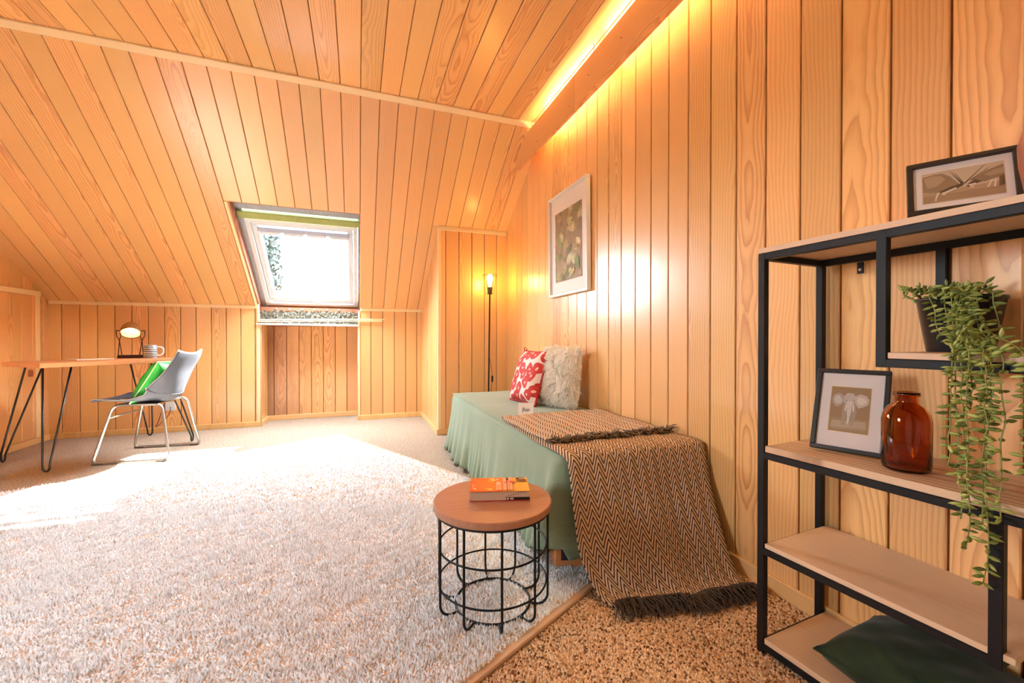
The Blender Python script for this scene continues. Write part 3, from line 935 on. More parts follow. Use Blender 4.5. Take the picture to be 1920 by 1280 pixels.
# path round the top edge: far right -> far left -> near left -> near right
def rounded(pts, r, n=8):
    out = []
    for i, p in enumerate(pts):
        p = Vector(p)
        if 0 < i < len(pts) - 1:
            a = (Vector(pts[i - 1]) - p).normalized(); b = (Vector(pts[i + 1]) - p).normalized()
            for k in range(n + 1):
                t = k / n
                out.append((p + a * r) * (1 - t) ** 2 + p * 2 * t * (1 - t) + (p + b * r) * t * t)
        else: out.append(p)
    return out
raw = rounded([(BX1 + .012, BY1, 0), (BX0, BY1 + .005, 0), (BX0 - .004, BY0, 0), (BX1 + .004, BY0 - .02, 0)], .05)
seg = [0.0]
for a, b in zip(raw, raw[1:]): seg.append(seg[-1] + (b - a).length)
TOT = seg[-1]
def path(s):
    d = s * TOT
    for i in range(len(seg) - 1):
        if d <= seg[i + 1] + 1e-9:
            t = (d - seg[i]) / max(1e-9, seg[i + 1] - seg[i])
            p = raw[i].lerp(raw[i + 1], t)
            tg = (raw[i + 1] - raw[i]).normalized()
            return p, Vector((-tg.y * -1, tg.x * -1, 0)), d
    return raw[-1], Vector((0, -1, 0)), TOT
L1, L2 = bw, bw + bl     # path lengths at the two left corners (about)
NS, NT = 420, 20
cen = Vector(((BX0 + BX1) / 2, (BY0 + BY1) / 2, 0))
def spread_pt(s, t):
    p, nrm, d = path(s)
    if nrm.dot(p - cen) < 0: nrm = -nrm
    cfar = math.exp(-((d - L1) / .16) ** 2); cnear = math.exp(-((d - L2) / .14) ** 2)
    k1 = math.sin(d * 3.1 + .4) * .5 + .5
    fold = .016 * math.sin(d * 15 + 2.6 * math.sin(d * 3.7)) * k1 + .012 * math.sin(d * 33 + 3 * math.sin(d * 5.3 + 1)) * (1.1 - k1) * t + .014 * math.sin(d * 6.5 + .5) + .007 * math.sin(d * 71 + 4 * math.sin(d * 8)) * t * t
    fold += .03 * cnear * math.sin(d * 34)
    if d < L1 * .9: fold *= .3
    amp = t ** 1.4
    out = .006 + .055 * amp + fold * (t ** .8) * 1.1 + .03 * cfar * amp + .03 * cnear * amp
    if d > L2 + .08: out = .006 + .018 * amp + fold * .6 * t
    drop = .445 + .012 * math.sin(d * 13) - .11 * cnear
    if d > L2: drop = .445 - .085 * math.exp(-((d - L2 - .10) / .22) ** 2)
    if d < L1 * .9: out = .006 + .004 * t
    rnd = .035
    z = BZ - t * drop
    if t < .12:
        k = t / .12
        out = out * k - rnd * (1 - k) ** 2 * .3
    return p + nrm * out + Vector((0, 0, z))
sp = MB()
sp.grid(lambda a, b: spread_pt(a, b), NS, NT)
def top_pt(a, b):
    x = BX0 + .003 + a * (BX1 - BX0 + .006); y = BY0 - .003 + b * (BY1 - BY0 + .006)
    e = min(a, b * 3, (1 - b) * 3) * 12
    z = BZ + .004 * math.sin(y * 5 + x * 3) * min(1, e) + .003 * math.sin(x * 17 + y * 7) * min(1, e)
    # round the corners in like the drape
    return Vector((x, y, z + .004 * min(1, e)))
sp.grid(top_pt, 30, 60)
spread = sp.build('bedspread', GREEN)
md = spread.modifiers.new('thickness', 'SOLIDIFY'); md.thickness = .003; md.offset = -1
tag(spread, 'sage green bedspread hanging in folds over the low bed', 'bedspread')

# cardboard box under the near corner of the bed
cb = thing('cardboard_box', 'orange cardboard box with dark print under the near bed corner', 'box', (.938, 1.555, 0), (0, 0, math.radians(-14)))
CARD = plain('cardboard', S2L(214, 140, 84), .8, nscale=20, namt=.1)
MB().box((0, 0, .075), (.36, .22, .13), bev=.003).build('carton', CARD, cb)
MB().box((-.128, -.1105, .08), (.056, .001, .085)).build('printed_panel', plain('dark_print', (.02, .015, .02), .6), cb)
mb = MB()
mb.box((-.134, -.1114, .082), (.006, .0006, .036)); mb.box((-.126, -.1114, .067), (.018, .0006, .006))
mb.build('printed_letter', PAPER, cb)

# throw: one long woven cloth, folded back on itself on top and hanging to the floor
prof = smooth_path([(0, 1.165, .012), (0, 1.225, .028), (0, 1.285, .13), (0, 1.345, .30), (0, 1.385, .43), (0, 1.425, .476), (0, 1.62, .474), (0, 1.90, .474), (0, 2.14, .474),
                    (0, 2.195, .476), (0, 2.212, .481), (0, 2.19, .487), (0, 2.10, .487), (0, 1.90, .487), (0, 1.72, .487), (0, 1.60, .486)], 10)
plen = [0.0]
for a, b in zip(prof, prof[1:]): plen.append(plen[-1] + (b - a).length)
PL = plen[-1]
def prof_at(s):
    d = s * PL
    i = min(max(0, np.searchsorted(plen, d) - 1), len(prof) - 2)
    t = (d - plen[i]) / max(1e-9, plen[i + 1] - plen[i])
    return prof[i].lerp(prof[i + 1], min(1, t))
NU, NV = 70, 150
uvs = []
def throw_pt(a, b):
    p = prof_at(b)
    d = b * PL
    hang = max(0.0, 1 - d / .52)
    x0 = .742 - .004 * hang + .02 * min(1, max(0, d - .55)); x1 = 1.378 - .03 * hang
    if d < .25: x0 += .075 * (1 - d / .25) ** 1.5
    up = d > 1.42
    if up: x0 += -.006 + .012 * math.sin(d * 3); x1 += .012
    else: x1 += .02 * (1 - hang)
    x = x0 + a * (x1 - x0)
    w = .010 * hang * math.sin(a * 9 + d * 4) + .006 * hang * math.sin(a * 21)
    y = p.y + w + (-.055 * a * max(0, 1 - d / .4)) + (.03 * a if d > .9 and d < 1.6 else 0) + .030 * max(0, 1 - d / .3) * (1 - a)
    z = p.z + (.0025 * math.sin(a * 17 + d * 20) + .0015 * math.sin(a * 40 - d * 9) if not hang else 0) + (.004 if .5 < d else 0)
    if a < .05 and .5 < d < 1.35: z -= (.05 - a) * .25
    return Vector((x, y, max(z, .006)))
tb = MB()
tb.grid(throw_pt, NU, NV)
tb.uv = [(i / (NU - 1), j / (NV - 1) * 1.62) for j in range(NV) for i in range(NU)]
throw = thing('throw_blanket', 'brown and tan zigzag woven throw folded over the near bed end', 'blanket', (1.07, 1.5, .46))
to = tb.build('woven_cloth', THROW, throw, Matrix.Translation((-1.07, -1.5, -.46)))
md = to.modifiers.new('thickness', 'SOLIDIFY'); md.thickness = .006; md.offset = 0
FRD = plain('dark_fringe', S2L(74, 58, 46), .95)
FRL = plain('tan_fringe', S2L(150, 128, 104), .95, nscale=60, namt=.4)
mb = MB()
for k in range(330):
    a = random.random()
    p = throw_pt(a, 0.0) + Vector((0, random.uniform(-.004, .006), .004))
    dr = Vector((random.uniform(-.6, .6) + .25 * (a - .3), -1, 0)).normalized()
    L = random.uniform(.045, .095)
    pts = [p + Vector((0, .01, .006)), p + dr * L * .35 + Vector((0, 0, random.uniform(.004, .028))), p + dr * L * .7 + Vector((random.uniform(-.012, .012), 0, random.uniform(.0, .02))), p + dr * L + Vector((random.uniform(-.02, .02), 0, random.uniform(-.004, .008)))]
    pts = [Vector((q.x, q.y, max(q.z, .009))) for q in pts]
    mb.tube(pts, [.0028, .0028, .0024, .0012], 4, cap=False)
tag(mb.build('hem_fringe', FRD, throw, Matrix.Translation((-1.07, -1.5, -.46))), kind='stuff')
mb = MB()
for k in range(420):
    a = random.random()
    p = throw_pt(a, 1.0)
    pts = [p + Vector((0, .012, .004))]
    q = Vector(p)
    dr = Vector((random.uniform(-.8, .8), -1, 0)).normalized()
    for j in range(4):
        q = q + dr * random.uniform(.006, .014) + Vector((random.uniform(-.012, .012), random.uniform(-.004, .006), random.uniform(-.006, .012)))
        q.z = min(max(q.z, .487), .522)
        pts.append(Vector(q))
    mb.tube(pts, [.0028] * 4 + [.0015], 4, cap=False)
tag(mb.build('folded_fringe', FRL, throw, Matrix.Translation((-1.07, -1.5, -.46))), kind='stuff')

# ------------------------------------------------------------------ cushions
def cushion_mesh(w, h, t, n=30, pinch=.10, wrinkle=0.0, seed=0):
    mb = MB()
    rr = random.Random(seed)
    ph = [rr.uniform(0, 6) for _ in range(6)]
    def f(sgn):
        def g(a, b):
            x, y = 2 * a - 1, 2 * b - 1
            px = x * w / 2 * (1 - pinch * (1 - x * x) * 0 - pinch * (1 - y * y) * abs(x) ** 3 * .6)
            py = y * h / 2 * (1 - pinch * (1 - x * x) * abs(y) ** 3 * .6)
            k = max(0.0, (1 - x ** 4) * (1 - y ** 4)) ** .55
            z = sgn * t / 2 * k
            z += wrinkle * k * (math.sin(5 * x + 3 * y + ph[0]) * .5 + math.sin(11 * x - 7 * y + ph[1]) * .35 + math.sin(9 * y + 4 * x + ph[2]) * .3)
            return (px, py, z)
        return g
    mb.grid(f(1), n, n); 
    m2 = MB().grid(f(-1), n, n)
    mb.add(m2.v, [q[::-1] for q in m2.f], True)
    return mb
def axes(o, xd, yd):
    """matrix with local X along xd, local Y near yd, placed at o"""
    X = Vector(xd).normalized(); Y = Vector(yd); Y = (Y - X * Y.dot(X)).normalized(); Z = X.cross(Y)
    m = Matrix.Identity(4)
    for i in range(3): m[i][0], m[i][1], m[i][2], m[i][3] = X[i], Y[i], Z[i], o[i]
    return m
def edge_loop(w, h, pinch, n=20):
    pts = []
    for side in range(4):
        for k in range(n):
            t = -1 + 2 * k / n
            x, y = [(t, -1), (1, t), (-t, 1), (-1, -t)][side]
            pts.append((x * w / 2 * (1 - pinch * (1 - y * y) * abs(x) ** 3 * .6), y * h / 2 * (1 - pinch * (1 - x * x) * abs(y) ** 3 * .6), 0))
    return pts
def set_mw(o, m):
    o.matrix_world = m
# red one: stands on its lower edge, turned towards the far left, leaning on the furry one
red = thing('red_cushion', 'red and pink spotted cushion leaning on the fluffy cushion', 'cushion')
red.matrix_world = axes((1.165, 2.775, .652), (.10, -.99, 0.02), (.33, .03, .94))
cushion_mesh(.385, .395, .13, pinch=.12, wrinkle=.004, seed=2).build('cover', RED, red)
MB().tube(edge_loop(.385, .395, .12), .008, 8, closed=True).build('piping', REDEDGE, red)
mb = MB(); mb.tube([(-.19, .19, 0), (-.205, .21, .004), (-.2, .225, 0)], .004, 5); mb.tube([(-.18, .19, 0), (-.175, .215, -.004)], .004, 5)
mb.build('corner_tassel', REDEDGE, red)
fur = thing('fluffy_cushion', 'cream fluffy cushion propped against the board wall', 'cushion')
FW = axes((1.288, 2.52, .676), (.30, -.954, .0), (.15, -.01, .98))
fur.matrix_world = FW
cm = cushion_mesh(.345, .40, .12, pinch=.06, seed=4)
cm.build('cover', FUR, fur)
rf = random.Random(3)
clump = [[(rf.gauss(0, .55), rf.gauss(-.45, .35)) for _ in range(14)] for _ in range(14)]
mb = MB()
quads = [(f, (Vector(cm.v[f[0]]), Vector(cm.v[f[1]]), Vector(cm.v[f[2]]), Vector(cm.v[f[3]]))) for f in cm.f]
for f, q in quads:
    nrm = (q[1] - q[0]).cross(q[3] - q[0])
    if nrm.length < 1e-9: continue
    nrm.normalize()
    if nrm.z < -.2: continue
    for k in range(9):
        a, b = random.random(), random.random()
        p = q[0].lerp(q[1], a).lerp(q[3].lerp(q[2], a), b)
        cl = clump[int((p.x + .25) / .5 * 13) % 14][int((p.y + .25) / .5 * 13) % 14]
        d = (nrm * .75 + Vector((cl[0] + random.gauss(0, .25), cl[1] + random.gauss(0, .25), random.gauss(0, .2)))).normalized()
        L = random.uniform(.018, .036)
        w = d.cross(nrm)
        w = (w.normalized() if w.length > 1e-4 else d.orthogonal().normalized()) * random.uniform(.0018, .0034)
        mid = p + d * L * .55
        tip = p + d * L + Vector((cl[0] * .006, -.006 + cl[1] * .006, random.gauss(0, .003)))
        mb.add([p - w, p + w, mid + w * .8, mid - w * .8, tip], [(0, 1, 2, 3), (3, 2, 4)], True)
tag(mb.build('fur', FUR, fur), kind='stuff')

# tent card
card = thing('tent_card', 'small folded white card with black handwriting on the bed', 'card', (.935, 2.285, BZ + .012), (0, 0, math.radians(-24)))
fold = MB()
hh, dd, ww = .070, .060, .090
for sgn in (-1, 1):
    rot = Matrix.Rotation(sgn * math.atan2(dd / 2, hh), 3, 'X')
    fold.box((0, sgn * dd / 4, hh / 2), (ww, .0012, math.hypot(hh, dd / 2)), rot)
fold.build('folded_card', PAPER, card)
pts = []
for k in range(60):
    t = k / 59
    pts.append((-.022 + .044 * t + .004 * math.sin(t * 40), 0, .030 + .007 * math.sin(t * 33) + (.010 * math.cos(t * 30) if t < .25 else 0)))
rm = Matrix.Rotation(-math.atan2(dd / 2, hh), 4, 'X')
MB().tube(pts, .0009, 4).build('handwriting', plain('black_ink', (.01, .01, .01), .6), card, Matrix.Translation((0, -dd / 4 - .0012, hh / 2)) @ rm @ Matrix.Translation((0, 0, -hh / 2)))

# ------------------------------------------------------------------ side table and book
TCX, TCY, TZ, TR = .437, 1.372, .372, .203
tbl = thing('side_table', 'round wooden side table on a black wire cage', 'side table', (TCX, TCY, .012))
zt = TZ - .012
TOPM = wood('table_top_wood_across', S2L(176, 126, 98), S2L(118, 74, 52), rough=.42, coat=.15, freq=55, contrast=.7, axis='X', spread=.2)
MB().lathe([(0, zt), (TR - .003, zt), (TR, zt - .003), (TR, zt - .020), (TR - .003, zt - .024), (0, zt - .024)], 72, smooth=False).build('table_top', TOPM, tbl)
MB().lathe([(TR - .020, zt - .026), (TR - .006, zt - .026), (TR - .006, zt - .032), (TR - .020, zt - .032), (TR - .020, zt - .026)], 48).build('top_ring', BLACK, tbl)
RR, RB = .190, .128
fa = math.atan2(-TCY, -TCX)
for k in range(10):
    a = fa + math.radians(8.6 + 36 * k)
    ca, sa = math.cos(a), math.sin(a)
    pr = [(RR, zt - .03), (RR, .10), (RR, .062)] + [(RR - .040 + .040 * math.cos(t), .044 + -.040 * math.sin(t)) for t in (0.15, .5, .85, 1.2, 1.5)] + [(RB + .004, .006)]
    pts = [(r * ca, r * sa, z) for r, z in pr]
    MB().tube(smooth_path(pts, 3), .0042, 8).build('wire', BLACK, tbl)
for r, z, w in ((RR - .005, .222 - .012, .0032), (RR - .005, .100 - .012, .0032), (RB, .006, .0042)):
    MB().tube([(r * math.cos(2 * math.pi * k / 64), r * math.sin(2 * math.pi * k / 64), z) for k in range(64)], w, 8, closed=True).build('hoop', BLACK, tbl)

bk = thing('book', 'thick orange paperback lying on the round side table', 'book')
b0, b1, b2 = Vector((.352, 1.364, 0)), Vector((.548, 1.303, 0)), Vector((.391, 1.493, 0))
bx = (b1 - b0).normalized(); by = Vector((-bx.y, bx.x, 0))
bk.matrix_world = axes(b0 + Vector((0, 0, TZ + .0005)), bx, by)
BW, BH, BT = .205, .137, .033
PAGES = plain('page_block', S2L(206, 176, 148), .9, nscale=90, namt=.12)
MB().box((BW / 2, BH / 2 + .001, BT / 2), (BW - .004, BH - .006, BT - .003)).build('pages', PAGES, bk)
def cover_mat():
    m, nt, b = new_mat('orange_cover')
    v = objc(nt)
    sep = nt.nodes.new('ShaderNodeSeparateXYZ'); lk(nt, v, sep.inputs[0])
    n = noise(nt, v, 14, 2)
    f = M(nt, 'ADD', M(nt, 'MULTIPLY', sep.outputs[0], 1 / .205), M(nt, 'MULTIPLY', M(nt, 'SUBTRACT', n, .5), .02))
    c = ramp(nt, f, [(0, S2L(244, 92, 16)), (.55, S2L(246, 104, 20)), (.57, S2L(240, 140, 70)), (.68, S2L(244, 166, 60)), (1, S2L(248, 184, 66))])
    lk(nt, c, b.inputs['Base Color']); b.inputs['Roughness'].default_value = .35
    return m
MB().box((BW / 2, BH / 2, BT), (BW, BH, .0016)).build('front_cover', cover_mat(), bk)
MB().box((BW / 2, BH / 2, .0008), (BW, BH, .0016)).build('back_cover', plain('red_cover', S2L(186, 36, 20), .4), bk)
MB().box((BW / 2, BH - .0005, BT / 2), (BW, .0016, BT)).build('spine', plain('orange_spine', S2L(240, 110, 30), .4), bk)

def ink_mesh(name, polys, parent, mw=None, dz=.00012, mat=INK):
    """flat print: filled shapes with their own ink colours; later shapes print over earlier ones"""
    V, F, C = [], [], []
    for k, (pts, col) in enumerate(polys):
        o = len(V)
        V += [(x, y, k * dz) for x, y in pts]
        F.append(tuple(range(o, o + len(pts))))
        C.append(S2L(*col))
    me = bpy.data.meshes.new(name)
    me.from_pydata(V, [], F)
    ca = me.color_attributes.new('ink', 'FLOAT_COLOR', 'CORNER')
    i = 0
    for p, c in zip(me.polygons, C):
        for _ in range(p.loop_total):
            ca.data[i].color = (*c, 1); i += 1
    me.materials.append(mat)
    me.update()
    return obj(name, me, parent, mw)
def blob(cx, cy, rx, ry, n=18, rot=0.0, jag=0.0, seed=0):
    r = random.Random(seed)
    out = []
    for k in range(n):
        a = 2 * math.pi * k / n
        j = 1 + r.uniform(-jag, jag)
        x, y = rx * math.cos(a) * j, ry * math.sin(a) * j
        out.append((cx + x * math.cos(rot) - y * math.sin(rot), cy + x * math.sin(rot) + y * math.cos(rot)))
    return out
def stroke(x0, y0, x1, y1, w0, w1=None):
    w1 = w0 if w1 is None else w1
    L = math.hypot(x1 - x0, y1 - y0) or 1e-9
    nx, ny = -(y1 - y0) / L, (x1 - x0) / L
    return [(x0 + nx * w0 / 2, y0 + ny * w0 / 2), (x0 - nx * w0 / 2, y0 - ny * w0 / 2), (x1 - nx * w1 / 2, y1 - ny * w1 / 2), (x1 + nx * w1 / 2, y1 + ny * w1 / 2)]
def rect(x0, y0, x1, y1): return [(x0, y0), (x1, y0), (x1, y1), (x0, y1)]
pol = []
for k in range(9):
    pol.append((blob(.070 + .006 * random.uniform(-1, 1) + .003 * k, .112 + random.uniform(-.014, .014), .010, .0035, 10, random.uniform(-.8, .8)), random.choice([(252, 214, 90), (250, 196, 60), (255, 232, 150)])))
for k in range(5): pol.append((blob(.068 + random.uniform(-.012, .012), .012 + random.uniform(-.006, .008), .009, .004, 10), random.choice([(252, 214, 90), (250, 190, 60)])))
pol.append((rect(.092, .006, .108, .088), (252, 196, 150)))
for k in range(4): pol.append((rect(.095, .012 + k * .012, .105, .018 + k * .012), (240, 132, 70)))
pol += [(rect(.117, .004, .148, .132), (248, 176, 120)), (rect(.128, .0, .131, .134), (150, 60, 34)), (rect(.137, .0, .139, .07), (214, 100, 50)), (stroke(.118, .076, .150, .092, .008), (214, 70, 50)), (blob(.132, .112, .005, .016), (110, 50, 40)), (blob(.146, .08, .008, .008), (226, 70, 52)),
        (rect(.164, .106, .196, .126), (110, 64, 34)), (rect(.166, .088, .200, .104), (126, 80, 40)), (rect(.176, .110, .198, .119), (236, 170, 90)), (stroke(.154, .075, .162, .082, .006), (90, 60, 40)), (rect(.008, .012, .012, .062), (252, 170, 110)), (rect(.015, .006, .021, .024), (255, 210, 170)), (rect(.015, .03, .018, .066), (252, 160, 90))]
ink_mesh('cover_print', pol, bk, Matrix.Translation((0, 0, BT + .0011)))
mb = [(rect(.124, 0.0, BW, .010), (40, 14, 14)), (rect(.126, .002, .134, .008), (230, 190, 180)), (rect(.138, .002, .150, .008), (226, 180, 170))]
for k in range(9): mb.append((blob(.124 + k * .0085, .012 + k * .0022, .0022, .0012, 8), (60, 20, 20)))
ink_mesh('edge_print', mb, bk, Matrix.Translation((0, .0026, .0017)) @ Matrix.Rotation(math.pi / 2, 4, 'X'))

# ------------------------------------------------------------------ desk, lamp, mug, chair
dk = thing('desk', 'narrow wooden desk on dark hairpin legs in the far left corner', 'desk')
D0 = Vector((-2.057, 3.82, 0)); DE1 = Vector((.667, .745, 0)).normalized()
DKM = axes(D0, DE1, (-DE1.y, DE1.x, 0))
dk.matrix_world = DKM
DL, DW, DZ = .93, .535, .755
MB().box((DL / 2, DW / 2, DZ - .017), (DL, DW, .034), bev=.003).build('desk_top', W_DESK, dk)
for ix, iy in ((0, 0), (0, 1), (1, 0), (1, 1)):
    cx, cy = (.13 if not ix else DL - .13), (.085 if not iy else DW - .085)
    fx, fy = (.018 if not ix else DL + .02), (-.035 if not iy else DW + .05)
    sx, sy = (-1 if not ix else 1), (-1 if not iy else 1)
    ta = (cx - sx * .06, cy + sy * .02, DZ - .036); tb_ = (cx + sx * .06, cy - sy * .06, DZ - .036)
    dirx = Vector((tb_[0] - ta[0], tb_[1] - ta[1], 0)).normalized() * .018
    foot = Vector((fx, fy, .008))
    pts = [Vector(ta), foot - dirx + Vector((0, 0, .05)), foot - dirx * .9 + Vector((0, 0, .02)), foot - dirx * .5 + Vector((0, 0, .004)), foot, foot + dirx * .5 + Vector((0, 0, .004)), foot + dirx * .9 + Vector((0, 0, .02)), foot + dirx + Vector((0, 0, .05)), Vector(tb_)]
    leg = MB().tube(pts, .0065, 8).build('leg', DARKROD, dk)
    MB().box((cx, cy, DZ - .0355), (.14, .10, .003)).build('mounting_plate', DARKROD, dk)
def on_desk(x, y, z=0): return DKM @ Vector((x, y, DZ + z))
# sheet of paper
o = MB().box((0, 0, .0035), (.24, .17, .006), bev=.001).build('booklet', plain('pale_booklet', S2L(236, 214, 190), .6))
o.matrix_world = axes(on_desk(.42, .36), (.62, .78, 0), (-.78, .62, 0)); tag(o, 'thin pale booklet lying on the desk left of the lamp', 'booklet')
# lamp
lp = thing('desk_lamp', 'brass dome desk lamp on dark crossed wire legs, switched on', 'lamp')
LPC = Vector((-1.886, 4.637, DZ + .0005))
lp.matrix_world = axes(LPC, (.95, .30, 0), (-.30, .95, 0))
IRON = plain('dark_iron', S2L(58, 34, 30), .5, .3)
MB().box((0, 0, .014), (.172, .07, .027), bev=.002).build('base', IRON, lp)
for sx in (-1, 1):
    for sg in (-1, 1):
        pts = smooth_path([(sx * .070 - sg * .012, 0, .026), (sx * .074, 0, .150), (sx * .078 + sg * .012, 0, .19), (sx * .080 + sg * .014, 0, .225), (sx * .080 + sg * .008, 0, .240)], 4)
        MB().tube(pts, .0035, 6).build('support', IRON, lp)
    MB().box((sx * .084, 0, .242), (.030, .012, .007), bev=.002).build('pivot', IRON, lp)
BRASS = plain('aged_brass', S2L(176, 140, 92), .35, .8, nscale=14, namt=.25)
SHIN = plain('cream_enamel', S2L(250, 226, 170), .5)
ax = Vector((.0, -.64, -.77)).normalized()
sh_c = Vector((0, 0, .240))
prof_o = [(.0, -.085), (.025, -.081), (.048, -.064), (.063, -.038), (.070, -.006), (.071, .022)]
prof_i = [(.068, .022), (.066, -.005), (.059, -.035), (.045, -.060), (.023, -.076), (0, -.080)]
MB().lathe(prof_o, 32, sh_c, ax).build('shade', BRASS, lp)
MB().lathe(prof_i, 32, sh_c, ax).build('shade_lining', SHIN, lp)
MB().lathe([(.071, .022), (.0725, .026), (.068, .026), (.068, .022)], 32, sh_c, ax).build('shade_rim', IRON, lp)
MB().lathe([(0, -.066), (.012, -.060), (.020, -.04), (.024, -.022), (.020, -.008), (.009, .0), (0, .001)], 20, sh_c, ax).build('bulb', emit('desk_bulb', (1.0, .80, .5), 12), lp)
# mug
mg = thing('mug', 'white mug with dark stripes beside the desk lamp', 'mug')
mg.matrix_world = Matrix.Translation(Vector((-1.722, 4.572, DZ + .0005))) @ Matrix.Rotation(math.radians(20), 4, 'Z')
MUGR, MUGH = .047, .112
def mug_mat():
    m, nt, b = new_mat('striped_glaze')
    sep = nt.nodes.new('ShaderNodeSeparateXYZ'); lk(nt, objc(nt), sep.inputs[0])
    f = M(nt, 'FRACT', M(nt, 'MULTIPLY', sep.outputs[2], 1 / .0158))
    c = mix(nt, M(nt, 'GREATER_THAN', f, .52), (.85, .85, .84), (.012, .012, .02))
    lk(nt, c, b.inputs['Base Color']); b.inputs['Roughness'].default_value = .25
    return m
MB().lathe([(0, .001), (MUGR - .004, .001), (MUGR, .005), (MUGR, MUGH), (MUGR - .003, MUGH + .002), (MUGR - .005, MUGH), (MUGR - .005, .008), (0, .008)], 36).build('cup', mug_mat(), mg)
MB().tube(smooth_path([(MUGR - .002, 0, .095), (MUGR + .022, 0, .097), (MUGR + .040, 0, .080), (MUGR + .040, 0, .048), (MUGR + .024, 0, .026), (MUGR - .002, 0, .024)], 6), .0065, 8).build('handle', plain('white_glaze', (.85, .84, .82), .25), mg)

# chair
ch = thing('chair', 'grey leather bucket chair on a steel sled frame by the desk', 'chair', (-1.556, 4.131, 0), (0, 0, math.radians(-5.6)))
prof_c = smooth_path([(-.265, 0, .452), (-.24, 0, .462), (-.12, 0, .452), (.02, 0, .432), (.11, 0, .428), (.180, 0, .468), (.215, 0, .565), (.245, 0, .680), (.285, 0, .785), (.300, 0, .830)], 6)
clen = [0.0]
for a, b in zip(prof_c, prof_c[1:]): clen.append(clen[-1] + (b - a).length)
def shell(a, b):
    d = b * clen[-1]
    i = min(max(0, int(np.searchsorted(clen, d)) - 1), len(prof_c) - 2)
    t = (d - clen[i]) / (clen[i + 1] - clen[i])
    p = prof_c[i].lerp(prof_c[i + 1], t)
    tg = (prof_c[i + 1] - prof_c[i]).normalized()
    nr = Vector((-tg.z, 0, tg.x))
    s = 2 * a - 1
    w = .222 + .02 * math.sin(b * math.pi * .8) - .035 * max(0, b - .55) / .45
    if b < .06: w *= .90 + .10 * math.sqrt(b / .06)
    if b > .93: w *= .93 + .07 * math.sqrt((1 - b) / .07)
    mid = math.exp(-((b - .55) / .20) ** 2)
    lift = (.012 + .115 * mid + .028 * max(0, b - .6)) * abs(s) ** 2.4
    top = -.018 * (1 - abs(s) ** 2) * max(0, b - .85) / .15
    return Vector((p.x, s * w, p.z)) + nr * lift + tg * (-top * -1)
shl = MB().grid(shell, 34, 60).build('shell', FELT, ch)
md = shl.modifiers.new('thickness', 'SOLIDIFY'); md.thickness = .014; md.offset = 0
SEAM = plain('pale_stitching', S2L(204, 200, 196), .8)
MB().tube([shell(0.012, k / 50) + Vector((0, -.008, .004)) for k in range(51)], .0022, 5).build('edge_piping', SEAM, ch)
MB().tube([shell(0.988, k / 50) + Vector((0, .008, .004)) for k in range(51)], .0022, 5).build('edge_piping', SEAM, ch)
MB().tube([shell(k / 30, .56) - Vector((.0105, 0, .004)) * -1 for k in range(31)], .0025, 5).build('back_seam', FELT, ch)
for sy in (-1, 1):
    y = sy * .25
    yt = sy * .19
    def P3(x, z): return Vector((x, y + (yt - y) * (z / .42), z))
    pts = []
    def corner(p0, p1, p2, r, n=6):
        a = (p0 - p1).normalized(); b = (p2 - p1).normalized()
        return [(p1 + a * r) * (1 - k / n) ** 2 + p1 * 2 * (k / n) * (1 - k / n) + (p1 + b * r) * (k / n) ** 2 for k in range(n + 1)]
    A, B, C, Dd = P3(-.24, .011), P3(-.145, .425), P3(.165, .425), P3(.24, .011)
    pts = corner(Dd, A, B, .04) + corner(A, B, C, .05) + corner(B, C, Dd, .05) + corner(C, Dd, A, .04)
    MB().tube(pts, .0095, 10, closed=True).build('sled', CHROME, ch)
    for xx in (-.205, .195):
        MB().box((xx, y, .008), (.07, .024, .014), bev=.004).build('foot_cap', plain('grey_rubber', (.10, .10, .10), .7), ch)
MB().tube([(-.165, -.204, .335), (-.165, .204, .335)], .007, 8).build('crossbar', CHROME, ch)
MB().box((0.0, 0, .424), (.26, .36, .010)).build('seat_plate', CHROME, ch)
# cushion on the chair
gc = thing('green_cushion', 'bright green cushion leaning on the chair back', 'cushion')
gm = ch.matrix_basis.copy()
CHM = Matrix.Translation((-1.556, 4.131, 0)) @ Matrix.Rotation(math.radians(-5.6), 4, 'Z')
gc.matrix_world = CHM @ axes((.055, -.01, .592), (0, 1, 0), (.50, 0, .86)) 
cushion_mesh(.38, .36, .12, pinch=.08, wrinkle=.008, seed=8).build('cover', GREENCUSH, gc)
MB().tube(edge_loop(.38, .36, .08), .005, 6, closed=True).build('piping', plain('pale_green_piping', S2L(206, 232, 190), .8), gc)
o = MB().box((0, 0, .002), (.09, .028, .003)).build('paper_tag', PAPER)
o.matrix_world = CHM @ axes((-.085, -.145, .459), (1, 0, -.05), (0, 1, 0)); tag(o, 'small white paper tag lying on the chair seat', 'tag')

# outlet and lamp cord
ol = thing('wall_outlet', 'white wall socket low on the far wall behind the chair', 'outlet', (-1.745, YF - .013, .255))
MB().box((0, -.004, 0), (.085, .010, .085), bev=.003).build('plate', WHITE, ol)
MB().lathe([(.022, .0), (.02, -.006), (0, -.006)], 20, (0, -.0095, 0), (0, -1, 0)).build('socket', plain('socket_white', (.6, .6, .6), .4), ol)
cd = thing('lamp_cord', 'thin dark lamp cord with switch hanging behind the desk to the socket', 'cord', (-1.75, 4.75, .5))
co = Vector((-1.75, 4.75, .5))
cpts = [(-1.80, 4.655, .775), (-1.775, 4.70, .760), (-1.735, 4.735, .756), (-1.700, 4.80, .740), (-1.695, 4.82, .66), (-1.70, 4.86, .45), (-1.78, 4.9, .16), (-1.82, 4.93, .08), (-1.80, 4.97, .10), (-1.74, 5.0, .18), (-1.742, 5.045, .252)]
MB().tube([Vector(p) - co for p in smooth_path(cpts, 6)], .003, 6).build('cable', plain('red_brown_cord', S2L(70, 36, 30), .6), cd)
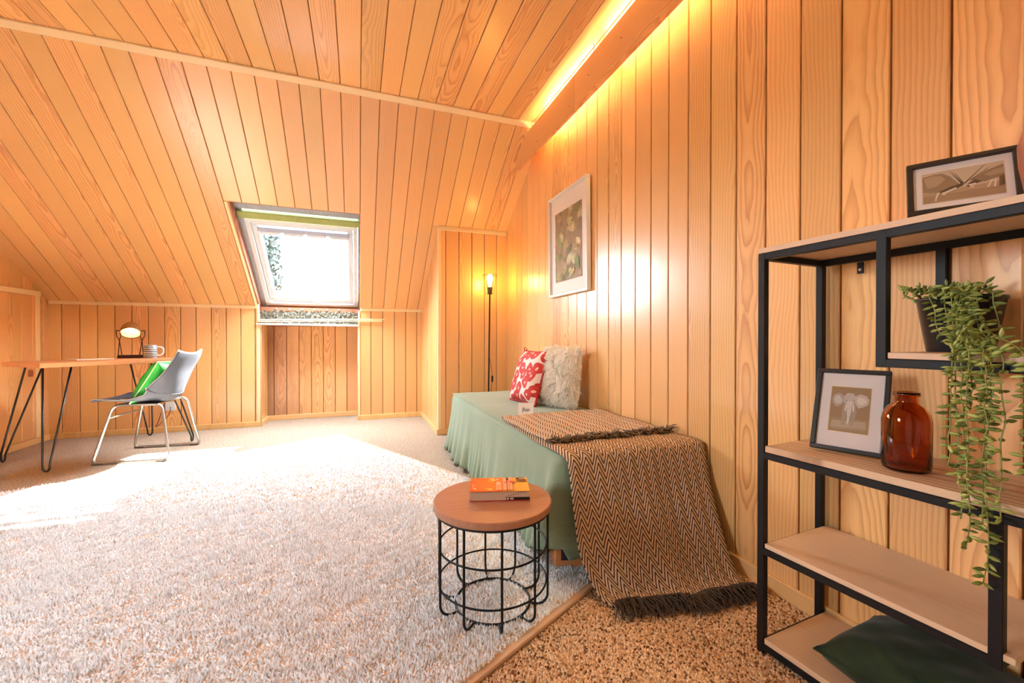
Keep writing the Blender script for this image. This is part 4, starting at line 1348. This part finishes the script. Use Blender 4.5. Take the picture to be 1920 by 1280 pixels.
MB().box((.055, .07, .17), (.026, .022, .062), bev=.004).build('switch', BLACK, cd)

# ------------------------------------------------------------------ floor lamp
fl = thing('floor_lamp', 'slim black floor lamp with bare filament bulb in a wire cage', 'lamp', (1.165, 3.80, 0))
MB().lathe([(0, 0), (.11, 0), (.11, .012), (.02, .018), (0, .018)], 32).build('base', BLACK, fl)
LT = Vector((.018, 0, 1.36))
MB().tube([(0, 0, .012), tuple(LT * .5), tuple(LT)], .0075, 10).build('pole', BLACK, fl)
MB().lathe([(0, -.01), (.02, -.01), (.0225, .0), (.0225, .055), (.018, .06), (0, .06)], 20, LT).build('socket', plain('dark_socket', S2L(70, 52, 36), .5), fl)
zc = LT.z
for k in range(4):
    a = math.pi / 4 + k * math.pi / 2
    ca, sa = math.cos(a), math.sin(a)
    MB().tube(smooth_path([(LT.x + .020 * ca, .020 * sa, zc - .004), (LT.x + .040 * ca, .040 * sa, zc - .004), (LT.x + .046 * ca, .046 * sa, zc + .012), (LT.x + .068 * ca, .068 * sa, zc + .172)], 4), .0018, 6).build('cage_wire', BLACK, fl)
for r, z in ((.068, .172),):
    MB().tube([(LT.x + r * math.cos(2 * math.pi * k / 40), r * math.sin(2 * math.pi * k / 40), zc + z) for k in range(40)], .0018, 6, closed=True).build('cage_ring', BLACK, fl)
MB().lathe([(.010, .058), (.014, .075), (.022, .105), (.028, .135), (.026, .160), (.014, .178), (0, .183)], 20, LT).build('bulb', emit('filament_bulb', (1.0, .50, .10), 90), fl)
MB().tube(smooth_path([(.018 * .55, 0, .78), (.02, -.012, .70), (.032, -.02, .60), (.036, -.02, .52), (.03, -.01, .40), (.06, 0, .10), (.09, .06, .03)], 6), .0025, 6).build('cord', CORD, fl)
MB().box((.036, -.02, .545), (.018, .014, .06), bev=.004).build('cord_switch', BLACK, fl)

# ------------------------------------------------------------------ picture on the right wall
pw = thing('wall_picture', 'white-framed print of tropical leaves hanging on the right wall', 'picture')
PY0, PY1, PZ0, PZ1 = 2.345, 2.915, 1.238, 1.985
PM = frame((XR - T - .004, PY1, PZ0), (0, -1, 0), (0, 0, 1)) @ Matrix.Rotation(math.radians(.6), 4, 'X')
pw.matrix_world = PM
pwW, pwH, fw_ = PY1 - PY0, PZ1 - PZ0, .020
def picture_frame(parent, W, H, fw, dep, mat, mat_in=.06, art=None, matcol=None, glass=True, back=FRAMEBLK, lining=None):
    rr = []
    for (a, b, c, d) in ((0, W, 0, fw), (0, W, H - fw, H), (0, fw, fw, H - fw), (W - fw, W, fw, H - fw)):
        MB().box(((a + b) / 2, (c + d) / 2, dep / 2), (b - a, d - c, dep), bev=.0015).build('frame_rail', mat, parent)
    MB().box((W / 2, H / 2, .003), (W - .01, H - .01, .004)).build('back_board', back, parent)
    ink_mesh('passepartout', [(rect(fw * .8, fw * .8, W - fw * .8, H - fw * .8), matcol or (236, 228, 222))], parent, Matrix.Translation((0, 0, dep * .45)))
    if glass:
        g = MB(); g.add([(fw * .8, fw * .8, 0), (W - fw * .8, fw * .8, 0), (W - fw * .8, H - fw * .8, 0), (fw * .8, H - fw * .8, 0)], [(0, 1, 2, 3)])
        g.build('glass', PICGLASS, parent, Matrix.Translation((0, 0, dep * .45 + .006)))
picture_frame(pw, pwW, pwH, fw_, .030, FRAMEWHT, glass=False, back=FRAMEWHT)
ax0, ax1, ay0, ay1 = .088, pwW - .085, .105, pwH - .135
AW, AH = ax1 - ax0, ay1 - ay0
pol = [(rect(0, 0, AW, AH), (142, 122, 90))]
r2 = random.Random(11)
def inside(pts): return [(min(max(x, 0), AW), min(max(y, 0), AH)) for x, y in pts]
pal = [(176, 158, 112), (152, 142, 92), (120, 126, 72), (196, 178, 132), (112, 104, 70), (142, 150, 88), (168, 138, 104), (206, 194, 154)]
for k in range(26): pol.append((inside(blob(r2.uniform(0, AW), r2.uniform(0, AH), r2.uniform(.03, .07), r2.uniform(.02, .05), 10, r2.uniform(0, 3))), r2.choice([(126, 108, 80), (150, 130, 96), (116, 112, 76), (158, 136, 106)])))
for k in range(46):
    cx, cy, rot, L = r2.uniform(0, AW), r2.uniform(0, AH), r2.uniform(0, 6.28), r2.uniform(.04, .085)
    col = r2.choice(pal)
    nl = r2.choice([7, 9, 11])
    for j in range(nl):
        a = rot + (j - nl / 2) * .24
        l = L * (1 - .03 * abs(j - nl / 2))
        cxx, cyy = cx + math.cos(a) * l / 2, cy + math.sin(a) * l / 2
        sh = tuple(max(0, min(255, c + r2.randint(-14, 14))) for c in col)
        p8 = blob(cxx, cyy, l / 2, l * .075, 8, a)
        if all(-.004 < x < AW + .004 and -.004 < y < AH + .004 for x, y in p8): pol.append((inside(p8), sh))
for cx, cy in ((AW * .62, AH * .80), (AW * .55, AH * .72), (AW * .78, AH * .42), (AW * .6, AH * .12), (AW * .7, AH * .10)):
    for j in range(9):
        pol.append((inside(blob(cx + r2.uniform(-.022, .022), cy + r2.uniform(-.02, .02), .008, .005, 8, r2.uniform(0, 3))), (214, 196, 130)))
ink_mesh('leaf_print', pol, pw, Matrix.Translation((ax0, ay0, .030 * .45 + .0004)), dz=.000012)
ink_mesh('print_edge', [(rect(-.004, -.004, AW + .004, AH + .004), (214, 204, 196))], pw, Matrix.Translation((ax0, ay0, .030 * .45 + .0002)))

# ------------------------------------------------------------------ shelf unit
SHO = Vector((1.107, .900, 0))
phi = math.radians(3.8)
ST_ = Vector((math.sin(phi), -math.cos(phi), 0)); SD_ = Vector((math.cos(phi), math.sin(phi), 0))
SHM = axes(SHO, ST_, SD_)          # local X runs along the front towards the viewer, Y to the wall, Z up
shf = thing('shelf_unit', 'black metal shelf unit with pale wooden boards by the right wall', 'shelf')
shf.matrix_world = SHM
SDP, SLN, PS = .297, .98, .020
def bar(name, a, b, s=PS, mat=BLACK):
    a, b = Vector(a), Vector(b)
    c = (a + b) / 2; d = b - a
    sz = [abs(d[i]) + s for i in range(3)]
    return MB().box(c, sz, bev=.0012).build(name, mat, shf)
h2 = PS / 2
yf, yb_ = h2, SDP - h2
ZT, Z2, Z3, ZB_, ZI = 1.161, .582, .302, .022, .866
for x, za, zz in ((h2, h2, ZT), (SLN - h2, h2, ZT)):
    for y in (yf, yb_): bar('post', (x, y, za), (x, y, zz))
for y in (yf, yb_):
    bar('post', (.298, y, ZI), (.298, y, ZT)); bar('post', (.480, y, Z3), (.480, y, Z2))
for z, xa, xb in ((ZT, h2, SLN - h2), (Z2, h2, SLN - h2), (Z3, h2, .480), (ZB_, h2, SLN - h2), (ZI, .298, SLN - h2)):
    for y in (yf, yb_): bar('rail', (xa, y, z), (xb, y, z), PS * .95)
    for x in (xa, xb): bar('side_rail', (x, yf, z), (x, yb_, z), PS * .9)
for z, xa, xb, th in ((ZT + .0105, 0, SLN, .015), (Z2 + .0105, .022, SLN - .022, .018), (Z3 + .0105, .022, .506, .013), (ZB_ + .0105, .022, SLN - .022, .016), (ZI + .0105, .310, SLN - .022, .014)):
    MB().box((0, 0, 0), (SDP - .002 if xa == 0 else SDP - .004, xb - xa, th), bev=.001).build('shelf_board', W_SHELF, shf, Matrix.Translation(((xa + xb) / 2, SDP / 2, z + th / 2)) @ Matrix.Rotation(-math.pi / 2, 4, 'Z'))
kh = MB().box((.115, SDP - .004, ZT - .028), (.017, .003, .034), bev=.001)
kh.build('hanging_plate', BLACK, shf)
MB().lathe([(0, .0012), (.004, .001), (.004, 0)], 12, (.115, SDP - .0056, ZT - .033), (0, -1, 0)).build('keyhole', W_SHELF, shf)
ZS2, ZST, ZSI, ZSB = Z2 + .0286, ZT + .0256, ZI + .0246, ZB_ + .0266

# framed elephant photograph
def lean_frame(name, label, bl, br_dir, W, lean):
    """bl: lower left corner on the shelf; lean: unit vector up the frame"""
    o = thing(name, label, 'picture')
    o.matrix_world = axes(bl, br_dir, lean)
    return o
EW, EH = .162, .233
el = lean_frame('framed_photo', 'black-framed elephant photograph leaning on the middle shelf', Vector((1.206, .813, ZS2 + .003)), (.33, -.944, 0), EW, (.09, -.01, .215))
picture_frame(el, EW, EH, .012, .014, FRAMEBLK, matcol=(232, 222, 216))
el_w, el_h = .086, .126
ELP = Matrix.Translation((.037, .056, .014 * .45 + .0005))
def sc_(pts): return [(x * el_w, y * el_h) for x, y in pts]
g1, g2, g3 = (196, 184, 168), (168, 152, 132), (220, 210, 198)
pol = [(rect(-.012 * el_w, -.010 * el_h, 1.012 * el_w, 1.01 * el_h), (214, 190, 120)), (rect(0, 0, el_w, el_h), (158, 128, 92)), (sc_(rect(0, .02, 1, .30)), (166, 138, 100)),
       (sc_([(.08, .24), (.92, .26), (.95, .10), (.05, .08)]), (186, 164, 136)),
       (sc_([(.36, .74), (.64, .74), (.68, .42), (.62, .16), (.56, .14), (.53, .42), (.46, .42), (.40, .14), (.32, .16), (.32, .44)]), g2),
       (sc_([(.36, .78), (.22, .86), (.08, .82), (.03, .72), (.06, .62), (.16, .54), (.26, .58), (.35, .66)]), (176, 164, 150)),
       (sc_([(.13, .80), (.22, .80), (.30, .70), (.26, .62), (.14, .62), (.08, .70)]), (206, 198, 188)),
       (sc_([(.62, .80), (.74, .86), (.90, .83), (.97, .74), (.95, .64), (.84, .58), (.72, .54), (.65, .62)]), (202, 188, 172)),
       (sc_([(.70, .79), (.86, .77), (.92, .70), (.82, .63), (.72, .62), (.67, .70)]), (222, 210, 196)),
       (sc_([(.35, .80), (.42, .87), (.56, .87), (.63, .80), (.64, .68), (.58, .58), (.42, .58), (.35, .68)]), (196, 184, 172)),
       (sc_([(.43, .68), (.56, .68), (.55, .48), (.52, .30), (.50, .18), (.46, .18), (.46, .32), (.44, .48)]), g3),
       (sc_([(.40, .60), (.43, .60), (.41, .46), (.385, .48)]), (240, 232, 222)), (sc_([(.575, .60), (.605, .60), (.615, .47), (.59, .46)]), (240, 232, 222)),
       (sc_(blob(.405, .70, .015, .012)), (90, 72, 56)), (sc_(blob(.60, .70, .015, .012)), (90, 72, 56))]
for k in range(6): pol.append((sc_(stroke(.45, .62 - k * .055, .55, .615 - k * .055, .008)), (170, 156, 142)))
for y in (.06, .12, .2): pol.append((sc_(stroke(.1, y, .9, y + .02, .008)), (190, 170, 140)))
ink_mesh('photo_print', pol, el, ELP, dz=.00004)

# amber bottle
bt = thing('amber_bottle', 'wide amber glass bottle on the middle shelf', 'bottle', (1.222, .601, ZS2))
BR_, BHH = .0455, .185
outer = [(0, .0), (BR_ - .008, .0), (BR_ - .002, .004), (BR_, .012), (BR_, .118), (BR_ - .003, .134), (BR_ - .012, .150), (BR_ - .022, .158), (.0215, .162), (.0215, .174), (.0255, .176), (.0255, .183), (.022, .185)]
inner = [(.0175, .185), (.0175, .160), (BR_ - .024, .154), (BR_ - .015, .146), (BR_ - .006, .130), (BR_ - .0035, .116), (BR_ - .0035, .014), (BR_ - .010, .006), (0, .006)]
MB().lathe(outer + inner, 48).build('glass_body', AMBER, bt)

# plant in a black pot on the raised shelf
pt = thing('potted_plant', 'trailing green succulent in a black pot on the raised shelf', 'plant', (1.335, .556, ZSI))
POTH, RT_, RB_ = .128, .075, .056
POTM = plain('black_pot', (.022, .023, .026), .3, .3, nscale=10, namt=.3)
MB().lathe([(0, 0), (RB_, 0), (RB_ + .001, .003), (RT_ - .001, POTH - .008), (RT_ + .002, POTH - .006), (RT_ + .002, POTH), (RT_ - .003, POTH), (RT_ - .006, POTH - .02), (0, POTH - .02)], 40).build('pot', POTM, pt)
MB().lathe([(0, .109), (RT_ - .005, .108)], 24).build('soil', plain('dark_soil', (.02, .015, .01), .9, bmp=.6), pt)
def leaf_mat():
    m, nt, b = new_mat('succulent_leaf')
    oi = nt.nodes.new('ShaderNodeObjectInfo'); g = nt.nodes.new('ShaderNodeNewGeometry')
    r = M(nt, 'FRACT', M(nt, 'ADD', oi.outputs['Random'], g.outputs['Random Per Island']))
    lk(nt, ramp(nt, r, [(0, S2L(92, 104, 40)), (.5, S2L(146, 156, 70)), (1, S2L(190, 194, 108))]), b.inputs['Base Color'])
    b.inputs['Roughness'].default_value = .4
    return m
LEAF = leaf_mat()
STEMM = plain('succulent_stem', S2L(150, 152, 84), .6)
leafm = MB()
prs = [(0, 0), (.0024, .003), (.0039, .009), (.0030, .015), (0, .0215)]
leafm.lathe([(max(r, .0001), z) for r, z in prs], 6)
LEAFME = leafm.mesh('leaf', LEAF)
rp = random.Random(5)
strands = []
def hang(da, drop, side=0.0, over=True, n=9):
    """strand leaving the rim towards the viewer; long ones lie over the board's front edge and fall 'drop' below it"""
    a = math.atan2(-.09, -.22) + da
    c, s = math.cos(a), math.sin(a)
    P_ = lambda r, z, k=0.0: (c * r + rp.uniform(-.003, .003), s * r + side * k + rp.uniform(-.003, .003), z)
    pts = [P_(.03, POTH - .012), P_(.06, POTH + .014), P_(RT_ + .008, POTH + .006)]
    if over:
        R_ = (1.335 - 1.112) / abs(c) + rp.uniform(0, .016)
        pts += [P_(RT_ + .03, POTH - .035), P_(RT_ + .06, .05, .2), P_(R_ - .03, .016, .5), P_(R_, -.012, .7)]
        for k in range(1, n): pts.append(P_(R_ + .004, -.012 - (drop - .012) * k / (n - 1), .7 + .6 * k / n))
    else:
        for k in range(1, 6): pts.append(P_(RT_ + .012 + .010 * k / 5, POTH - drop * k / 5, k / 5))
    return smooth_path(pts, 4)
for da, dr, sd in ((.16, .43, .004), (.05, .37, .0), (.10, .33, -.006), (.22, .30, .004), (-.04, .26, -.02), (.0, .22, .01), (.28, .20, .0), (.13, .15, .0), (.19, .12, .01), (-.10, .32, -.028), (.07, .10, 0)):
    strands.append(hang(da, dr, sd))
for da, dr, sd in ((.62, .095, -.006), (-.05, .11, -.01), (-.3, .11, -.02), (-.6, .09, -.03)):
    strands.append(hang(da, dr, sd, over=False))
for k in range(7):                     # short shoots on top
    a = -2.76 + rp.uniform(-2.2, 2.2)
    c, s = math.cos(a), math.sin(a)
    L = rp.uniform(.05, .10)
    strands.append(smooth_path([(0, 0, POTH - .015), (c * .04, s * .04, POTH + .012), (c * L * .8, s * L * .8, POTH + rp.uniform(.012, .035)), (c * L, s * L, POTH + rp.uniform(-.004, .03))], 4))
lv = []
for st in strands:
    stem_o = MB().tube(st, .0012, 5).build('stem', STEMM, pt)
    acc = 0
    for i in range(3, len(st)):
        acc += (st[i] - st[i - 1]).length
        if acc > .0100:
            acc = 0
            tg = (st[i] - st[i - 1]).normalized()
            for kk in range(2):
                d = Matrix.Rotation(rp.uniform(0, 6.28), 3, tg) @ tg.orthogonal().normalized()
                d = (d + tg * rp.uniform(.0, .5) + Vector((0, 0, .15))).normalized()
                lv.append((st[i], d, rp.uniform(.68, 1.08), stem_o))
rp.shuffle(lv)
extra = MB()
for k, (p, d, s, stem_o) in enumerate(lv):
    mt = Matrix.Translation(p) @ d.to_track_quat('Z', 'Y').to_matrix().to_4x4() @ Matrix.Scale(s, 4)
    if k < 300: obj('leaf', LEAFME, stem_o, mt)
    else: extra.add([tuple(mt @ Vector(v)) for v in leafm.v], leafm.f, True)
if extra.v: tag(extra.build('small_leaves', LEAF, pt), kind='stuff')

# framed antelope photograph on top
AWD, AHT = .170, .134
an = lean_frame('framed_photo', 'black-framed photograph of two fighting antelopes on the top shelf', Vector((1.158, .570, ZST + .003)), (.50, -.866, 0), AWD, (.05, .004, .124))
picture_frame(an, AWD, AHT, .011, .014, FRAMEBLK, matcol=(236, 226, 218))
aw, ah = .120, .078
def sa_(pts): return [(x * aw, y * ah) for x, y in pts]
pol = [(rect(-.012 * aw, -.02 * ah, 1.01 * aw, 1.0 * ah), (216, 190, 170)), (rect(0, 0, aw, ah), (200, 180, 154)), (sa_(rect(0, 0, 1, .34)), (160, 134, 104)), (sa_([(0, .34), (1, .40), (1, .25), (0, .22)]), (176, 150, 120)),
       (sa_([(0, .88), (.14, .93), (.26, .92), (.36, .78), (.44, .56), (.48, .46), (.36, .40), (.22, .30), (.12, .34), (0, .36)]), (150, 126, 98)),
       (sa_([(.02, .84), (.14, .88), (.24, .86), (.30, .70), (.18, .52), (.06, .50)]), (176, 152, 122)),
       (sa_([(.22, .34), (.36, .44), (.50, .50), (.52, .43), (.38, .30), (.30, .22), (.24, .24)]), (92, 72, 54)), (sa_([(.28, .30), (.42, .40), (.44, .36), (.30, .24)]), (222, 206, 184)), (sa_(blob(.27, .25, .03, .05)), (214, 196, 172)),
       (sa_([(1, .90), (.90, .84), (.80, .78), (.70, .66), (.62, .56), (.66, .46), (.78, .44), (.90, .50), (1, .54)]), (142, 118, 92)), (sa_([(1, .80), (.88, .76), (.76, .66), (.84, .58), (1, .62)]), (172, 148, 120)),
       (sa_([(.66, .56), (.58, .46), (.55, .36), (.60, .34), (.68, .42), (.74, .46)]), (98, 78, 58)), (sa_([(.57, .42), (.66, .44), (.68, .40), (.60, .36)]), (226, 210, 190)), (sa_(blob(.62, .33, .03, .03)), (214, 196, 172)),
       (sa_(stroke(.20, .30, .17, .14, .022)), (232, 220, 200)), (sa_(stroke(.17, .14, .16, .04, .016)), (232, 220, 200)), (sa_(stroke(.86, .46, .80, .24, .024)), (226, 210, 188)), (sa_(stroke(.90, .46, .88, .22, .022)), (226, 210, 188)),
       (sa_([(.94, .52), (1, .56), (1, .26), (.93, .24)]), (96, 78, 58)),
       (sa_(stroke(.50, .48, .37, .92, .020, .004)), (58, 44, 32)), (sa_(stroke(.52, .48, .42, .86, .016, .004)), (70, 54, 40)), (sa_(stroke(.52, .46, .80, 1.0, .018, .004)), (58, 44, 32)), (sa_(stroke(.60, .54, .84, .88, .016, .004)), (70, 54, 40))]
ink_mesh('photo_print', pol, an, Matrix.Translation((.026, .028, .014 * .45 + .0005)), dz=.00004)

# vase at the very edge of the frame
vs = thing('vase', 'brown ceramic vase at the right end of the top shelf', 'vase', (1.200, .371, ZST))
MB().lathe([(0, 0), (.030, 0), (.036, .01), (.044, .06), (.046, .10), (.038, .135), (.022, .155), (.018, .17), (.022, .18), (.018, .18), (.014, .168), (0, .165)], 36).build('body', plain('brown_glaze', S2L(150, 92, 72), .3), vs)

# velvet cushion on the bottom board
vc = thing('velvet_cushion', 'dark green velvet cushion lying on the lowest shelf', 'cushion')
vc.matrix_world = axes((1.272, .540, ZSB + .068), (.066, -.998, .0), (.998, .066, .02))
cushion_mesh(.42, .285, .13, pinch=.10, wrinkle=.006, seed=14).build('cover', VELVET, vc)
MB().tube(edge_loop(.42, .285, .10), .004, 6, closed=True).build('piping', VELVET, vc)


# ------------------------------------------------------------------ sub-parts: pieces that belong to one part of a thing
def base_name(o): return o.name.rsplit('.', 1)[0] if o.name.rsplit('.', 1)[-1].isdigit() else o.name
def nest(root, child, part, per=None):
    ch = sorted([c for c in root.children if base_name(c) == child], key=lambda o: o.name)
    pa = sorted([c for c in root.children if base_name(c) == part], key=lambda o: o.name)
    for i, c in enumerate(ch):
        p = pa[min(len(pa) - 1, i // per if per else 0)]
        mb_ = p.matrix_basis.inverted() @ c.matrix_basis
        c.parent = p
        c.matrix_basis = mb_
for root, child, part, per in ((lp, 'shade_lining', 'shade', None), (lp, 'shade_rim', 'shade', None), (lp, 'bulb', 'shade', None), (dk, 'mounting_plate', 'leg', 1), (ch, 'foot_cap', 'sled', 2), (ch, 'edge_piping', 'shell', None), (ch, 'back_seam', 'shell', None),
        (win, 'glass', 'sash', None), (win, 'vent_flap', 'sash', None), (win, 'vent_grip', 'sash', None), (win, 'catch', 'sash', None), (tbl, 'top_ring', 'table_top', None), (bk, 'cover_print', 'front_cover', None), (bk, 'edge_print', 'pages', None),
        (red, 'piping', 'cover', None), (red, 'corner_tassel', 'cover', None), (gc, 'piping', 'cover', None), (vc, 'piping', 'cover', None), (fur, 'fur', 'cover', None), (fl, 'bulb', 'socket', None), (fl, 'cord_switch', 'cord', None),
        (pw, 'leaf_print', 'passepartout', None), (pw, 'print_edge', 'passepartout', None), (el, 'photo_print', 'passepartout', None), (an, 'photo_print', 'passepartout', None), (throw, 'hem_fringe', 'woven_cloth', None), (throw, 'folded_fringe', 'woven_cloth', None),
        (pt, 'soil', 'pot', None), (shf, 'keyhole', 'hanging_plate', None), (cb, 'printed_letter', 'printed_panel', None), (card, 'handwriting', 'folded_card', None), (ol, 'socket', 'plate', None), (cd, 'switch', 'cable', None), (pel, 'screw_head', 'pelmet_board', None)):
    nest(root, child, part, per)
